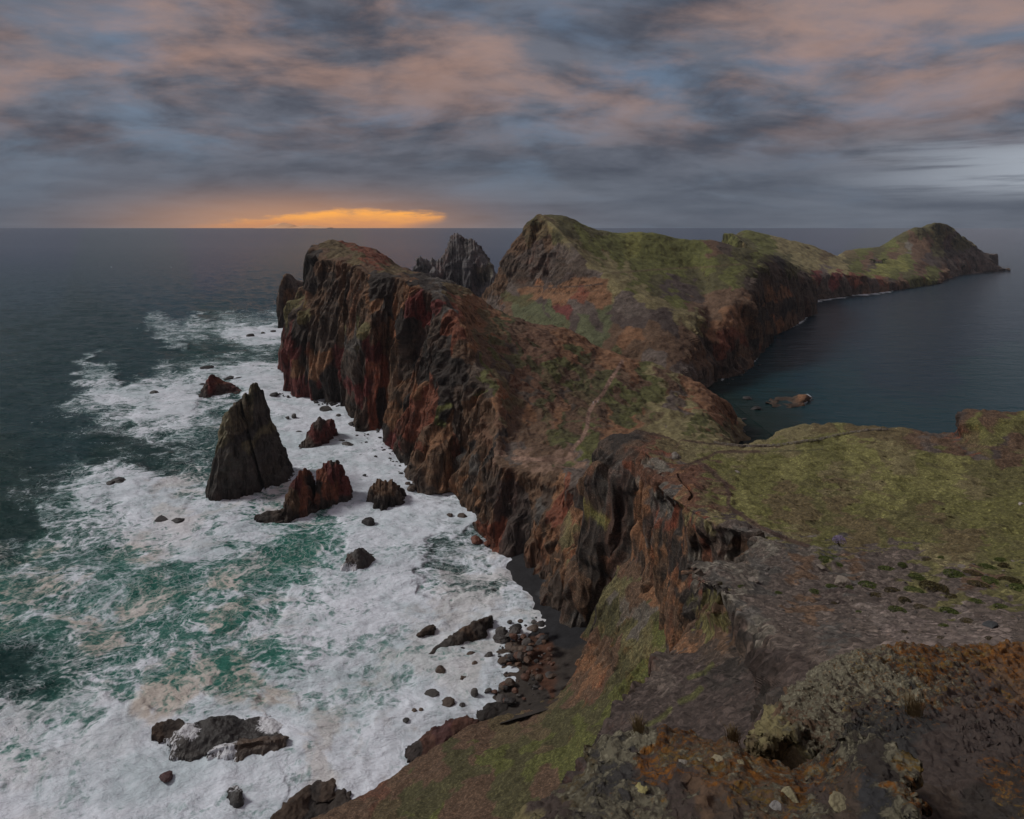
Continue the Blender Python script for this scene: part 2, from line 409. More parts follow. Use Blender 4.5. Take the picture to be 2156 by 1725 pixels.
def sea_material():
    m = bpy.data.materials.new('sea_water'); m.use_nodes = True; t = NT(m.node_tree); t.n.clear()
    g = t.new('ShaderNodeNewGeometry'); P0 = g.outputs['Position']
    at = t.new('ShaderNodeVertexColor', layer_name='Col').outputs[0]
    fo = t.new('ShaderNodeAttribute', attribute_name='foam').outputs['Fac']
    sand = t.new('ShaderNodeAttribute', attribute_name='beige').outputs['Fac']
    rip = t.new('ShaderNodeAttribute', attribute_name='ripple').outputs['Fac']
    w1 = t.vadd(P0, t.noisec(P0, 0.035, 4), 26.0)
    w2 = t.vadd(P0, t.noisec(P0, 0.10, 5), 15.0)
    w3 = t.vadd(P0, t.noisec(P0, 0.5, 3), 2.4)
    # swirling sheets, filaments drawn out by the current, cells of several sizes, fine bubbles
    ws = t.vadd(t.scale(P0, (0.55, 1.0, 1)), t.noisec(P0, 0.022, 5), 55.0)
    sheet = t.noise(w1, 0.045, 9, 0.62)
    def fil(vec, sc, wd, dist=0.0):
        n = t.noise(vec, sc, 3, 0.5, dist); d = t.math('ABSOLUTE', t.math('SUBTRACT', n, 0.5)); return t.math('SUBTRACT', 1.0, t.step(d, 0.0, wd))
    f1 = fil(ws, 0.06, 0.10, 1.2); f2 = fil(t.scale(ws, (1, 1, 1), (31, 7, 0)), 0.17, 0.10, 0.8); f3 = fil(w3, 0.42, 0.12, 0.5)
    e2 = t.vor(t.scale(w2, (1, 0.8, 1)), 0.20, 'DISTANCE_TO_EDGE'); l2 = t.math('SUBTRACT', 1.0, t.step(e2, 0.0, 0.16))
    fine = t.noise(w3, 0.9, 9, 0.7)
    lace = t.math('ADD', t.math('ADD', t.math('MULTIPLY', f1, 0.30), t.math('MULTIPLY', f2, 0.28)), t.math('ADD', t.math('MULTIPLY', f3, 0.16), t.math('MULTIPLY', l2, 0.18)))
    v = t.math('ADD', t.math('MULTIPLY', sheet, 1.1), t.math('ADD', lace, t.math('MULTIPLY', fine, 0.40)))
    v = t.math('ADD', v, t.math('MULTIPLY_ADD', fo, 1.38, -1.69))
    fm = t.step(v, -0.12, 0.46)
    # thin nets of spent foam stretched over the open water
    wn = t.vadd(t.scale(P0, (0.8, 1, 1)), t.noisec(P0, 0.16, 4), 11.0)
    n1_ = t.math('SUBTRACT', 1.0, t.step(t.vor(wn, 0.15, 'DISTANCE_TO_EDGE'), 0.0, 0.055)); n2_ = t.math('SUBTRACT', 1.0, t.step(t.vor(t.vadd(wn, t.noisec(P0, 0.6, 3), 2.0), 0.36, 'DISTANCE_TO_EDGE'), 0.0, 0.085))
    net = t.math('MULTIPLY', t.math('MAXIMUM', n1_, t.math('MULTIPLY', n2_, 0.75)), t.math('MULTIPLY', t.step(fo, 0.10, 0.36), t.step(t.noise(w1, 0.07, 5, 0.6), 0.36, 0.58)))
    fm = t.math('MAXIMUM', fm, t.math('MULTIPLY', net, 0.50))
    fm = t.math('MULTIPLY', fm, t.step(fo, 0.02, 0.12))
    foamc = t.mix(t.step(t.math('ADD', t.math('MULTIPLY', fine, .30), t.math('MULTIPLY', t.noise(ws, 0.05, 9, 0.62, .6), .70)), .36, .60), (0.50, 0.58, 0.62, 1), (0.72, 0.76, 0.83, 1))
    foamc = t.mix(t.math('MULTIPLY', sand, t.step(t.noise(w1, 0.05, 5, 0.6), 0.46, 0.58)), foamc, (0.52, 0.46, 0.40, 1))
    # thin churned water under foam is paler
    under = t.math('MULTIPLY', t.step(v, -0.45, 0.2), t.step(fo, 0.05, 0.4))
    wc = t.mix(t.math('MULTIPLY', under, 0.42), at, (0.11, 0.27, 0.235, 1))
    c = t.mix(fm, wc, foamc)
    bs = t.new('ShaderNodeBsdfPrincipled'); t.put(bs.inputs['Base Color'], c)
    t.put(bs.inputs['Roughness'], t.math('MULTIPLY_ADD', fm, 0.66, 0.17)); bs.inputs['IOR'].default_value = 1.25
    t.put(bs.inputs['Specular IOR Level'], t.math('MULTIPLY_ADD', fm, -0.10, 0.18))
    wv1 = t.noise(t.scale(P0, (0.55, 1.3, 1)), 0.085, 5, 0.6, 0.3)
    wv2 = t.noise(t.scale(P0, (0.7, 1.2, 1)), 0.45, 6, 0.6, 0.4)
    wv0 = t.noise(t.scale(P0, (0.45, 1.3, 1)), 0.022, 4, 0.55, 0.3); hgt = t.math('ADD', t.math('MULTIPLY', wv0, 9.0), t.math('ADD', t.math('MULTIPLY', wv1, 5.5), t.math('MULTIPLY', wv2, 1.5)))
    hgt = t.math('ADD', t.math('MULTIPLY', t.math('MULTIPLY', hgt, rip), t.math('MULTIPLY_ADD', fo, -0.60, 1.0)), t.math('MULTIPLY', fm, 0.10))
    b = t.new('ShaderNodeBump'); b.inputs['Strength'].default_value = 0.9; b.inputs['Distance'].default_value = 1.0
    t.put(b.inputs['Height'], hgt); t.l.new(b.outputs[0], bs.inputs['Normal'])
    o = t.new('ShaderNodeOutputMaterial'); t.l.new(bs.outputs[0], o.inputs[0]); return m
M_sea = sea_material()

# ================================================================== SEA
def build_sea():
    s = np.concatenate([np.geomspace(1.6, 12, 26), np.linspace(13, 1500, 760), [2600, 5000, 12000]])
    r = H * F / s
    a_f = np.radians(np.linspace(-44, 44, 900)); a_b = np.radians(np.linspace(44, 316, 90)[1:-1])
    an = np.concatenate([a_f, a_b])
    R, A_ = np.meshgrid(r, an, indexing='ij')
    front = np.abs(((A_ + np.pi) % (2 * np.pi)) - np.pi) < np.radians(50)
    rr = np.where(front, R / np.maximum(np.cos(A_), 0.5), R / 0.70)
    g = np.stack([rr * np.sin(A_), rr * np.cos(A_), np.zeros_like(rr)], -1)
    p = g.reshape(-1, 3).copy()
    u, v = proj(p); beh = p[:, 1] < 5
    fk = [(300,630,0),(360,640,0),(420,630,0),(480,630,0),(540,625,0),(590,620,0),(640,620,0),(280,660,0),(380,655,.03),(460,652,.05),(530,648,.05),(590,648,.1),(330,735,0),(400,738,0),(250,745,0),(470,732,.03),(530,738,.05),(590,735,.15),(330,760,.05),(400,765,.12),(270,775,.05),(450,750,.15),(300,955,.15),(240,930,.15),(60,960,.03),(0,900,0),(80,800,0),(120,760,0),(150,820,.1),(330,985,.2),(420,960,.2),(0,500,0),(600,520,0),(1000,560,0),(300,560,0),(0,650,0),(250,650,0),(450,640,0),(560,640,.05),(250,690,.02),(300,700,.12),
      (340,680,.38),(400,676,.46),(470,672,.44),(540,665,.40),(590,668,.45),(360,708,.44),(420,712,.50),(480,705,.60),(520,712,.95),(570,702,1),(590,712,.95),(545,720,.8),(450,728,.12),(600,740,.3),(560,742,.2),(500,745,.15),
      (420,745,.08),(150,750,.02),(0,780,0),(60,860,.02),(185,785,.45),(225,795,.5),(180,820,.6),(230,830,.85),(290,830,.8),(180,850,.5),(230,865,.55),(300,860,.75),(350,825,.8),(330,850,.95),(380,845,.95),(340,790,.4),(400,790,.7),(440,770,.65),(500,765,.8),(550,765,.85),(590,780,.85),
      (520,800,.9),(560,830,.9),(470,850,.5),(505,852,.22),(460,870,.35),(430,885,.55),(380,880,.75),(320,900,.55),(360,915,.35),(420,910,.45),(240,890,.4),(180,880,.2),(120,900,.08),
      (430,945,.25),(350,950,.18),(280,950,.22),(200,950,.12),(120,960,.12),(40,950,.08),(0,1020,.05),(60,1040,.2),(150,990,.3),(100,1020,.2),(440,990,.5),(470,980,.3),(380,985,.35),
      (200,1010,.65),(260,1000,.6),(300,1000,.65),(200,1035,.9),(260,1035,1),(310,1020,.92),(350,1020,.65),(400,1040,.62),(140,1040,.45),(120,1080,.42),(170,1080,.52),(230,1075,.6),(290,1065,.8),(350,1070,.85),(420,1080,.75),(480,1085,.8),
      (60,1110,.1),(20,1090,.02),(120,1130,.42),(190,1130,.42),(260,1115,.6),(320,1120,.75),(390,1110,.92),(450,1120,.78),(520,1110,.65),(570,1120,.55),(40,1160,.25),(100,1170,.42),(180,1180,.40),(260,1170,.36),(330,1160,.62),(400,1150,.8),(460,1160,.6),(520,1160,.48),(580,1150,.40),(640,1140,.28),(700,1120,.42),(660,1090,.35),(740,1100,.72),(620,1110,.5),
      (600,1200,.34),(660,1190,.34),(700,1170,.48),(540,1210,.42),(470,1210,.45),(400,1210,.42),(320,1220,.48),(240,1225,.44),(160,1220,.5),(80,1220,.46),(10,1220,.4),(700,1220,.8),(640,1250,.6),(560,1260,.42),(480,1265,.5),(400,1270,.42),(320,1280,.5),(240,1270,.5),(160,1280,.48),(80,1270,.42),(20,1280,.36),
      (560,1300,.48),(620,1300,.78),(640,1340,.7),(520,1330,.42),(440,1330,.46),(360,1340,.44),(280,1330,.45),(200,1340,.42),(120,1340,.34),(40,1340,.28),(20,1400,.14),(90,1390,.28),(160,1400,.36),(240,1400,.42),(320,1400,.44),(400,1390,.46),(480,1400,.45),(560,1390,.42),(620,1390,.6),(700,1370,.72),
      (30,1440,.2),(100,1440,.3),(170,1450,.42),(250,1450,.5),(330,1450,.62),(410,1450,.6),(490,1440,.5),(570,1440,.58),(640,1450,.68),(40,1490,.55),(110,1490,.52),(180,1490,.58),(230,1490,.8),(300,1500,.9),(400,1490,.82),(500,1490,.85),(600,1500,.85),(700,1450,.78),(30,1550,.55),(80,1560,.62),(150,1550,.82),(220,1540,.95),(290,1560,.98),(640,1550,.9),(40,1600,.65),(100,1620,.88),(180,1620,.95),(300,1620,.95),(420,1640,.92),(540,1640,.88),(640,1620,.84),(740,1600,.85),(40,1690,.92),(150,1700,.95),(300,1700,.95),(450,1700,.9),(560,1690,.85),(640,1670,.72),(700,1680,.8),(760,1640,.85),(820,1600,.9),
      (640,870,.95),(600,900,.95),(660,830,.97),(720,880,.98),(590,860,.95),(700,930,.98),(620,960,.92),(760,950,.97),(640,980,.85),(560,900,.8),(800,980,.97),(740,1000,.95),(650,1060,.8),(780,1020,.95),(880,1060,.95),(830,1080,.9),(900,1100,.88),(740,1060,.85),(760,1130,.8),(820,1130,.82),(880,1150,.78),(950,1100,.82),(930,1150,.42),(980,1150,.46),(1020,1180,.56),(960,1200,.42),(1010,1220,.48),(1060,1220,.78),(1100,1260,.86),(800,1200,.9),(860,1210,.88),(920,1230,.5),(760,1240,.85),(840,1270,.9),(900,1290,.85),(980,1270,.72),(1050,1290,.85),(700,1290,.82),(780,1310,.85),(860,1330,.82),(940,1320,.9),(1050,1340,.95),(960,1400,.97),(900,1380,.85),(850,1400,.78),(780,1390,.74),(820,1450,.80),(740,1500,.82),(880,1450,.95),(900,1500,.97),(980,1470,.97),(820,1530,.9),(900,1560,.95),(720,1560,.88),(1040,1400,.95),(1080,1200,.8),(1120,1300,.9),
      (1200,620,0),(1600,700,0),(1700,760,0),(1800,640,0),(2000,700,0),(2100,800,0),(1650,850,0),(1750,880,0),(1580,860,.02),(2150,600,0),(1900,850,0),(2400,700,0),(2400,500,0),(1600,520,0),(-300,600,0),(-300,900,0),(-200,1300,.3),(-200,1600,.7),(-100,1720,.8)]
    vis = (~beh) & (v < 1790) & (u > -420) & (u < 2600)
    foam = np.zeros(len(p))
    foam[vis] = paint(p[vis], [(a, b, (c if c < .6 else .6 + (c - .6) * .72,)) for a, b, c in fk], sigma=13, warp=22, wvs=.45)[:, 0]
    # thin breaking edge along the bay shore and round the bay reef
    shore = [(1520,800),(1535,785),(1580,768),(1592,755),(1600,735),(1612,712),(1640,696),(1665,688),(1695,672),(1703,660),(1702,640),(1740,630),(1800,622),(1850,617),(1880,612)]
    nf = pnoise(p[vis] / 14.0)
    foam[vis] = np.maximum(foam[vis], line_mask(p[vis], shore, 3.2, 3) * (0.35 + 0.9 * np.clip(nf + .3, 0, 1)))
    foam[vis] = np.maximum(foam[vis], line_mask(p[vis], [(1526,860),(1535,885),(1548,905),(1562,926)], 4, 3) * .75)
    foam[vis] = np.maximum(foam[vis], line_mask(p[vis], [(1665,855),(1690,852),(1708,838),(1700,832),(1682,835)], 2.5, 2) * .8)
    # small white caps out at sea
    wc_ = pnoise(p / np.array([14, 7, 1.0])) * 0.6 + 0.5 * pnoise(p / np.array([3.5, 1.6, 1.0]))
    far = (~beh) & (v > 520) & (u < 1100)
    foam = np.where(far, np.maximum(foam, sst(wc_, 0.66, 0.80) * 0.5), foam)
    tk = [(0,481,'o0'),(1000,481,'o0'),(2150,481,'o1'),(0,520,'o0'),(500,520,'o0'),(1000,540,'o0'),(1600,520,'o1'),(0,600,'o2'),(300,600,'o2'),(550,600,'o2'),(0,700,'o3'),(250,700,'o3'),(500,740,'o4'),(0,820,'o3'),(100,900,'o3'),(0,980,'o5'),(300,960,'o5'),(450,900,'o4'),(60,1060,'o5'),(0,1100,'o5'),
      (200,1100,'t0'),(300,1160,'t1'),(200,1200,'t1'),(100,1200,'t0'),(400,1200,'t1'),(500,1160,'t1'),(620,1180,'t2'),(660,1130,'t2'),(500,1260,'t2'),(400,1300,'t2'),(300,1300,'t1'),(200,1300,'t1'),(100,1300,'t1'),(20,1280,'t1'),(40,1400,'o5'),(150,1400,'t0'),(300,1400,'t1'),(450,1400,'t2'),(560,1380,'t2'),(650,1300,'t2'),(600,1450,'t2'),(100,1600,'t2'),(700,1500,'t3'),(800,1400,'t3'),(250,1480,'t1'),(400,1600,'t3'),(700,1650,'t3'),(900,1280,'t3'),
      (960,1170,'d'),(1040,1230,'d'),(1090,1260,'d'),(930,1150,'d'),(980,1210,'d'),(800,1180,'t3'),(700,950,'t3'),
      (1600,800,'y1'),(1650,880,'y2'),(1560,900,'y2'),(1700,860,'y1'),(1560,850,'y2'),(1750,800,'y1'),(1800,700,'y0'),(1700,740,'y0'),(2000,650,'y0'),(2100,850,'y1'),(1900,880,'y1'),(2150,560,'y0'),(1900,780,'y0')]
    tc = {'o0':(.014,.040,.085),'o1':(.012,.034,.080),'o2':(.009,.048,.066),'o3':(.006,.040,.045),'o4':(.010,.050,.048),'o5':(.004,.032,.030),
          't0':(.014,.070,.056),'t1':(.020,.108,.084),'t2':(.024,.130,.098),'t3':(.08,.17,.15),'d':(.035,.040,.042),'y0':(.008,.034,.056),'y1':(.007,.042,.056),'y2':(.012,.026,.024)}
    cols = np.tile(np.array(tc['o0']), (len(p), 1))
    cols[vis] = paint(p[vis], [(a, b, tc[c]) for a, b, c in tk], sigma=34, warp=20)
    beige = np.zeros(len(p))
    beige[vis] = paint(p[vis], [(a, b, (c,)) for a, b, c in [(100,1220,.9),(200,1250,.9),(60,1240,.8),(300,1240,.7),(420,1260,.9),(500,1290,.8),(560,1200,.5),(400,1180,.2),(520,1150,.5),(220,1180,.6),(350,1310,.8),(250,1330,.8),(250,1380,.9),(330,1420,.9),(420,1400,.8),(500,1340,.8),(600,1300,.3),(450,1120,.2),(430,1070,.4),(200,1080,0),(100,1100,0),(700,1300,0),(800,1200,0),(200,1500,.1),(100,1400,.2),(400,1550,0),(900,1400,.3),(870,1530,.5),(700,900,0),(300,850,0),(20,1500,.2),(980,1320,.4)]], sigma=25, warp=20)[:, 0]
    bay = (~beh) & (p[:, 0] > 150)
    dist = np.linalg.norm(p[:, :2], axis=1)
    rip = np.where(bay, 0.42, 1.0)
    # real swell
    q = p.copy()
    amp = (1 - sst(dist, 1200, 3500)) * np.where(bay, 0.25, 1.5)
    z = 0.85 * pnoise(q / np.array([34, 17, 1]) + 5) + 0.45 * pnoise(q / np.array([13, 8, 1]) + 9) + 0.22 * pnoise(q / np.array([5, 3.4, 1]))
    z += 0.20 * np.clip(foam, 0, 1) * pnoise(q / np.array([4.5, 3.2, 1]) + 31) + 0.07 * np.clip(foam, 0, 1) * pnoise(q / np.array([1.7, 1.4, 1]) + 3)
    p[:, 2] = z * amp * np.where(dist > 40, 1, 0)
    o = grid_mesh('sea', np.swapaxes(p.reshape(g.shape), 0, 1), None, M_sea, wrap=True)
    me = o.data
    sw = lambda a: np.swapaxes(a.reshape(g.shape[0], g.shape[1], -1), 0, 1).reshape(len(p), -1)
    at = me.color_attributes.new('Col', 'FLOAT_COLOR', 'POINT'); c4 = np.ones((len(p), 4), np.float32); c4[:, :3] = sw(cols); at.data.foreach_set('color', c4.reshape(-1))
    for k, a in (('foam', foam), ('beige', beige), ('ripple', rip)):
        x = me.attributes.new(k, 'FLOAT', 'POINT'); x.data.foreach_set('value', sw(a)[:, 0].astype(np.float32))
    struct(o)
build_sea()

def land(name, ribs, nu, nv, keys, mat, sigma=9, warp=22, aniso=0.7, zs=2.2, dens=None, gain=1.0, paths=(), keep=None, post=None, flat=None, **rk):
    g = loft(ribs, nu, nv, dens); g2, n = roughen(g, **rk)
    if post is not None: g2 = post(g2)
    p = g2.reshape(-1, 3); cols = paint(g.reshape(-1, 3) * 0.5 + p * 0.5, keys, sigma, warp, aniso, zs) * gain
    if flat is not None:       # turf takes hold where the ground is not steep
        n2 = grid_normals(g2).reshape(-1, 3); f = sst(np.abs(n2[:, 2]), 0.60, 0.85) * flat[1] * sst(pnoise(p / flat[2]), -.35, .25)
        cols = cols * (1 - f[:, None]) + np.array(PAL[flat[0]]) * f[:, None]
    for pts, w, cl, k in paths:
        m = line_mask(p, pts, w)[:, None] * k; cols = cols * (1 - m) + np.array(PAL[cl] if isinstance(cl, str) else cl) * m
    return struct(grid_mesh(name, g2, cols, mat, keep=keep, smooth=False))
B = lambda d=90, k=0.5: [('r', 8, d * .4, -12), ('d', 12, d, -3)]       # hidden back of a ridge

# ================================================================== RED HEADLAND and the neck with the path
U = lambda u, v: ('s', u, v)
ribs = [
 [U(668,705),(673,670,742),(678,630,730),(681,590,715),(684,560,690),(690,530,650),(718,512,620),('r',30,60,-50),('d',30,60,-3)],
 [U(607,785),(609,735,549),(615,690,549),(629,650,551),(659,605,553),(666,545,556),(689,514,575),('r',30,60,-40),('d',30,80,-3)],
 [U(621,833),(619,780,477),(623,720,479),(635,660,484),(657,608,492),(664,545,500),(699,511,575),*B()],
 [U(690,843),(685,790,463),(680,725,466),(685,665,470),(690,610,476),(700,545,486),(720,511,580),*B()],
 [U(742,862),(738,800,440),(735,730,448),(735,670,454),(735,610,460),(745,553,470),(745,515,585),*B()],
 [U(752,905),(770,840,399),(775,760,402),(780,690,408),(785,625,418),(785,572,432),(790,530,580),*B()],
 [U(812,905),(812,840,400),(815,760,404),(820,690,409),(825,630,414),(832,580,424),(828,562,540),*B()],
 [U(838,950),(845,880,361),(855,800,366),(866,720,372),(872,650,380),(876,596,392),(880,575,480),*B()],
 [U(850,990),(875,920,334),(890,850,342),(902,760,350),(912,680,360),(918,612,372),(925,588,430),*B()],
 [U(900,1040),(925,950,306),(935,870,316),(942,790,328),(950,720,340),(955,650,356),(985,614,430),*B()],
 [U(950,1035),(962,965,308),(978,900,313),(990,840,319),(1000,780,326),(1010,755,334),(1040,655,430),*B()],
 [U(985,1080),(998,1010,286),(1015,950,290),(1032,900,295),(1047,862,300),(1075,800,335),(1120,680,425),*B()],
 [U(1012,1125),(1025,1070,266),(1040,1020,267),(1048,975,268),(1066,958,276),(1120,850,322),(1190,697,425),*B()],
 [U(1060,1170),(1070,1100,249),(1090,1030,252),(1100,982,256),(1114,964,268),(1190,850,330),(1270,737,425),*B()],
 [U(1110,1205),(1120,1120,236),(1150,1050,240),(1172,992,246),(1186,970,264),(1250,850,335),(1320,757,410),*B()],
 [U(1150,1240),(1165,1150,226),(1190,1080,230),(1215,1008,236),(1232,982,252),(1300,880,325),(1400,780,405),*B()],
 [U(1180,1300),(1200,1180,212),(1230,1100,216),(1250,1020,226),(1280,980,240),(1370,890,320),(1470,810,400),*B(70)],
 [U(1230,1330),(1250,1200,205),(1280,1100,210),(1300,1010,225),(1350,965,240),(1440,905,310),(1512,838,395),*B(50)],
 [U(1300,1330),(1330,1200,205),(1370,1100,210),(1400,1010,222),(1450,955,245),(1505,925,300),(1545,893,385),('r',8,15,-4),('d',10,20,-3)],
 [U(1400,1330),(1430,1200,205),(1470,1100,212),(1500,1020,225),(1530,975,255),(1550,945,310),(1565,928,372),('r',8,10,-3),('d',5,10,-3)],
]
for r in ribs:
    b = S(r[0][1], r[0][2]); r.insert(0, ('w', b[0] * 1.0 - 5, b[1] - 10, -6))
keysA = [(600,760,'C'),(598,700,'k'),(612,720,'C'),(625,660,'k'),(650,640,'b'),(660,560,'K'),(655,590,'K'),(675,540,'b'),(690,515,'B'),(720,520,'B'),(740,540,'B'),(770,535,'R'),(800,545,'R'),(730,512,'R'),(760,515,'R'),(780,560,'b'),(820,570,'B'),(700,560,'b'),(690,600,'k'),(720,600,'b'),
 (620,650,'Y'),(645,655,'Y'),(670,640,'b'),(660,680,'k'),(640,700,'K'),(700,690,'k'),(630,780,'O'),(650,740,'R'),(665,760,'O'),(680,720,'k'),(640,760,'k'),(630,810,'C'),(650,800,'K'),(660,820,'C'),(690,800,'K'),(680,780,'O'),(700,840,'K'),(720,830,'K'),(710,780,'C'),(720,700,'b'),(740,650,'b'),(760,620,'b'),(740,600,'k'),(800,600,'K'),(820,590,'K'),(790,640,'O'),(780,660,'b'),(800,680,'k'),(820,650,'K'),(760,700,'Y'),(790,720,'b'),(740,720,'N'),(745,760,'k'),(720,800,'k'),(735,840,'k'),(750,860,'k'),(760,820,'C'),(775,790,'R'),(790,760,'C'),(800,800,'R'),(770,850,'R'),(780,890,'R'),(800,870,'K'),(815,890,'K'),(770,740,'C'),(800,740,'b'),(820,700,'O'),(830,650,'O'),(850,620,'b'),(830,760,'k'),(830,740,'K'),(850,700,'O'),(845,760,'b'),(860,680,'K'),(870,640,'O'),(880,700,'K'),(900,640,'C'),(900,600,'K'),(910,620,'k'),(930,640,'k'),(930,610,'N'),(925,700,'k'),(935,660,'N'),
 (830,840,'O'),(840,880,'O'),(850,810,'b'),(860,860,'K'),(870,830,'O'),(885,870,'R'),(890,820,'O'),(905,880,'R'),(910,830,'R'),(920,800,'K'),(900,770,'K'),(880,760,'k'),(860,910,'R'),(850,930,'k'),(830,920,'C'),(880,920,'R'),(900,900,'b'),(930,780,'K'),(935,840,'K'),(940,880,'K'),(920,740,'K'),(940,720,'K'),(850,960,'K'),(870,980,'k'),(880,950,'b'),(900,960,'O'),(920,930,'O'),(930,890,'G'),(935,870,'G'),(900,1000,'b'),(890,1020,'k'),(930,970,'b'),(940,930,'O'),(950,890,'O'),(960,950,'R'),(950,1000,'O'),(970,1010,'k'),(980,960,'N'),(960,870,'k'),(970,900,'k'),(985,930,'b'),(1000,960,'b'),(1010,1000,'b'),(1000,1040,'O'),(990,1060,'b'),(1000,900,'b'),(1020,930,(.135,.078,.050)),(1030,960,'K'),(1040,900,'b'),(1020,1060,'b'),(1010,1090,'k'),(1050,900,'K'),
 (960,620,'B'),(1000,640,'O'),(980,660,'O'),(960,700,'R'),(950,660,'R'),(980,740,'b'),(970,780,'K'),(1000,700,'O'),(1020,690,'B'),(1050,670,'O'),(1060,690,'g'),(1030,730,'b'),(1000,770,(.085,.065,.050)),(1020,770,(.092,.092,.036)),(1045,790,'B'),(1080,720,(.135,.078,.050)),(1100,700,'b'),(1090,740,'g'),(1060,760,'k'),(1120,720,(.135,.078,.050)),(1140,700,(.135,.078,.050)),(1150,740,(.135,.078,.050)),(1130,760,'g'),(1100,780,(.135,.078,.050)),(1180,720,'O'),(1220,730,'O'),(1180,760,(.092,.092,.036)),(1200,770,(.092,.092,.036)),(1160,780,'B'),(1040,830,'O'),(1060,850,'B'),(1090,830,'b'),(1110,820,(.085,.065,.050)),(1130,800,(.135,.078,.050)),(1150,830,'g'),(1180,810,'b'),(1200,830,(.085,.065,.050)),(1170,850,(.135,.078,.050)),(1140,860,'g'),(1100,870,'O'),(1120,890,'b'),(1150,890,'B'),(1180,880,'O'),(1160,900,(.135,.078,.050)),(1080,900,'b'),(1050,870,(.135,.078,.050)),(1080,940,'P'),(1060,940,'b'),(1110,930,'b'),(1140,940,'b'),(1170,930,'g'),(1190,940,(.092,.092,.036)),(1200,900,'g'),(1220,870,'b'),(1230,840,'B'),(1210,800,(.092,.092,.036)),(1240,790,'g'),(1260,770,'b'),(1270,750,'O'),(1300,755,'O'),(1280,800,'g'),(1230,950,(.092,.092,.036)),(1220,970,'G'),(1250,930,(.092,.092,.036)),(1270,900,'b'),(1290,900,'O'),(1300,870,'g'),(1290,840,(.092,.092,.036)),(1320,860,(.092,.092,.036)),(1310,810,'b'),(1340,810,'b'),(1330,780,'O'),(1360,790,(.092,.092,.036)),(1350,820,(.092,.092,.036)),(1380,840,(.092,.092,.036)),(1400,870,'T'),(1380,800,'T'),(1400,800,'b'),(1430,810,'T'),(1420,840,'P'),(1440,850,(.085,.065,.050)),(1450,820,'O'),(1480,830,'O'),(1500,840,'O'),(1500,860,'O'),(1470,860,'T'),(1460,890,(.092,.092,.036)),(1500,890,(.092,.092,.036)),(1530,890,'O'),(1540,905,'B'),(1520,910,'T'),(1440,900,'T'),(1400,910,'T'),(1360,890,'B'),(1340,900,'O'),(1480,925,'T'),
 (1050,975,'S'),(1100,968,'S'),(1150,966,'S'),(1190,975,'S'),(1210,985,'P'),(1060,1000,'k'),(1080,1010,'b'),(1100,1000,'b'),(1130,1000,'b'),(1160,1000,'b'),(1190,1010,'P'),(1215,1000,'P'),(1040,1000,'k'),(1060,1050,'p'),(1050,1090,'p'),(1040,1120,'R'),(1070,1100,'p'),(1090,1060,'p'),(1110,1040,'b'),(1100,1120,'p'),(1080,1140,'p'),(1120,1090,'k'),(1140,1060,'N'),(1150,1040,'k'),(1170,1040,'O'),(1180,1070,'R'),(1200,1040,'R'),(1160,1090,'b'),(1150,1120,'O'),(1180,1120,'O'),(1140,1150,'b'),(1120,1180,'k'),(1170,1160,'b'),(1195,1100,'R'),(1200,1150,'T'),(1190,1130,'O'),(1185,1180,'O'),(1160,1190,'k'),(1150,1220,'k')]
path1 = [(1310,762),(1300,778),(1285,800),(1270,830),(1252,848),(1240,870),(1237,900),(1225,925),(1205,945),(1196,965),(1180,968),(1130,968),(1080,966)]
land('headland', ribs, 760, 420, keysA, M_land, sigma=2.5, warp=22, aniso=0.5, zs=5, cliff=0.26, soft=0.13, hi=0.06,
     paths=[(path1, 5.0, (.24,.155,.115), 1.0), ([(1100,968),(1090,930),(1080,890)], 4, 'S', .35), ([(1196,965),(1230,985)], 4, 'S', .6), ([(1085,972),(1140,972),(1180,967)], 3.5, 'S', .6)])

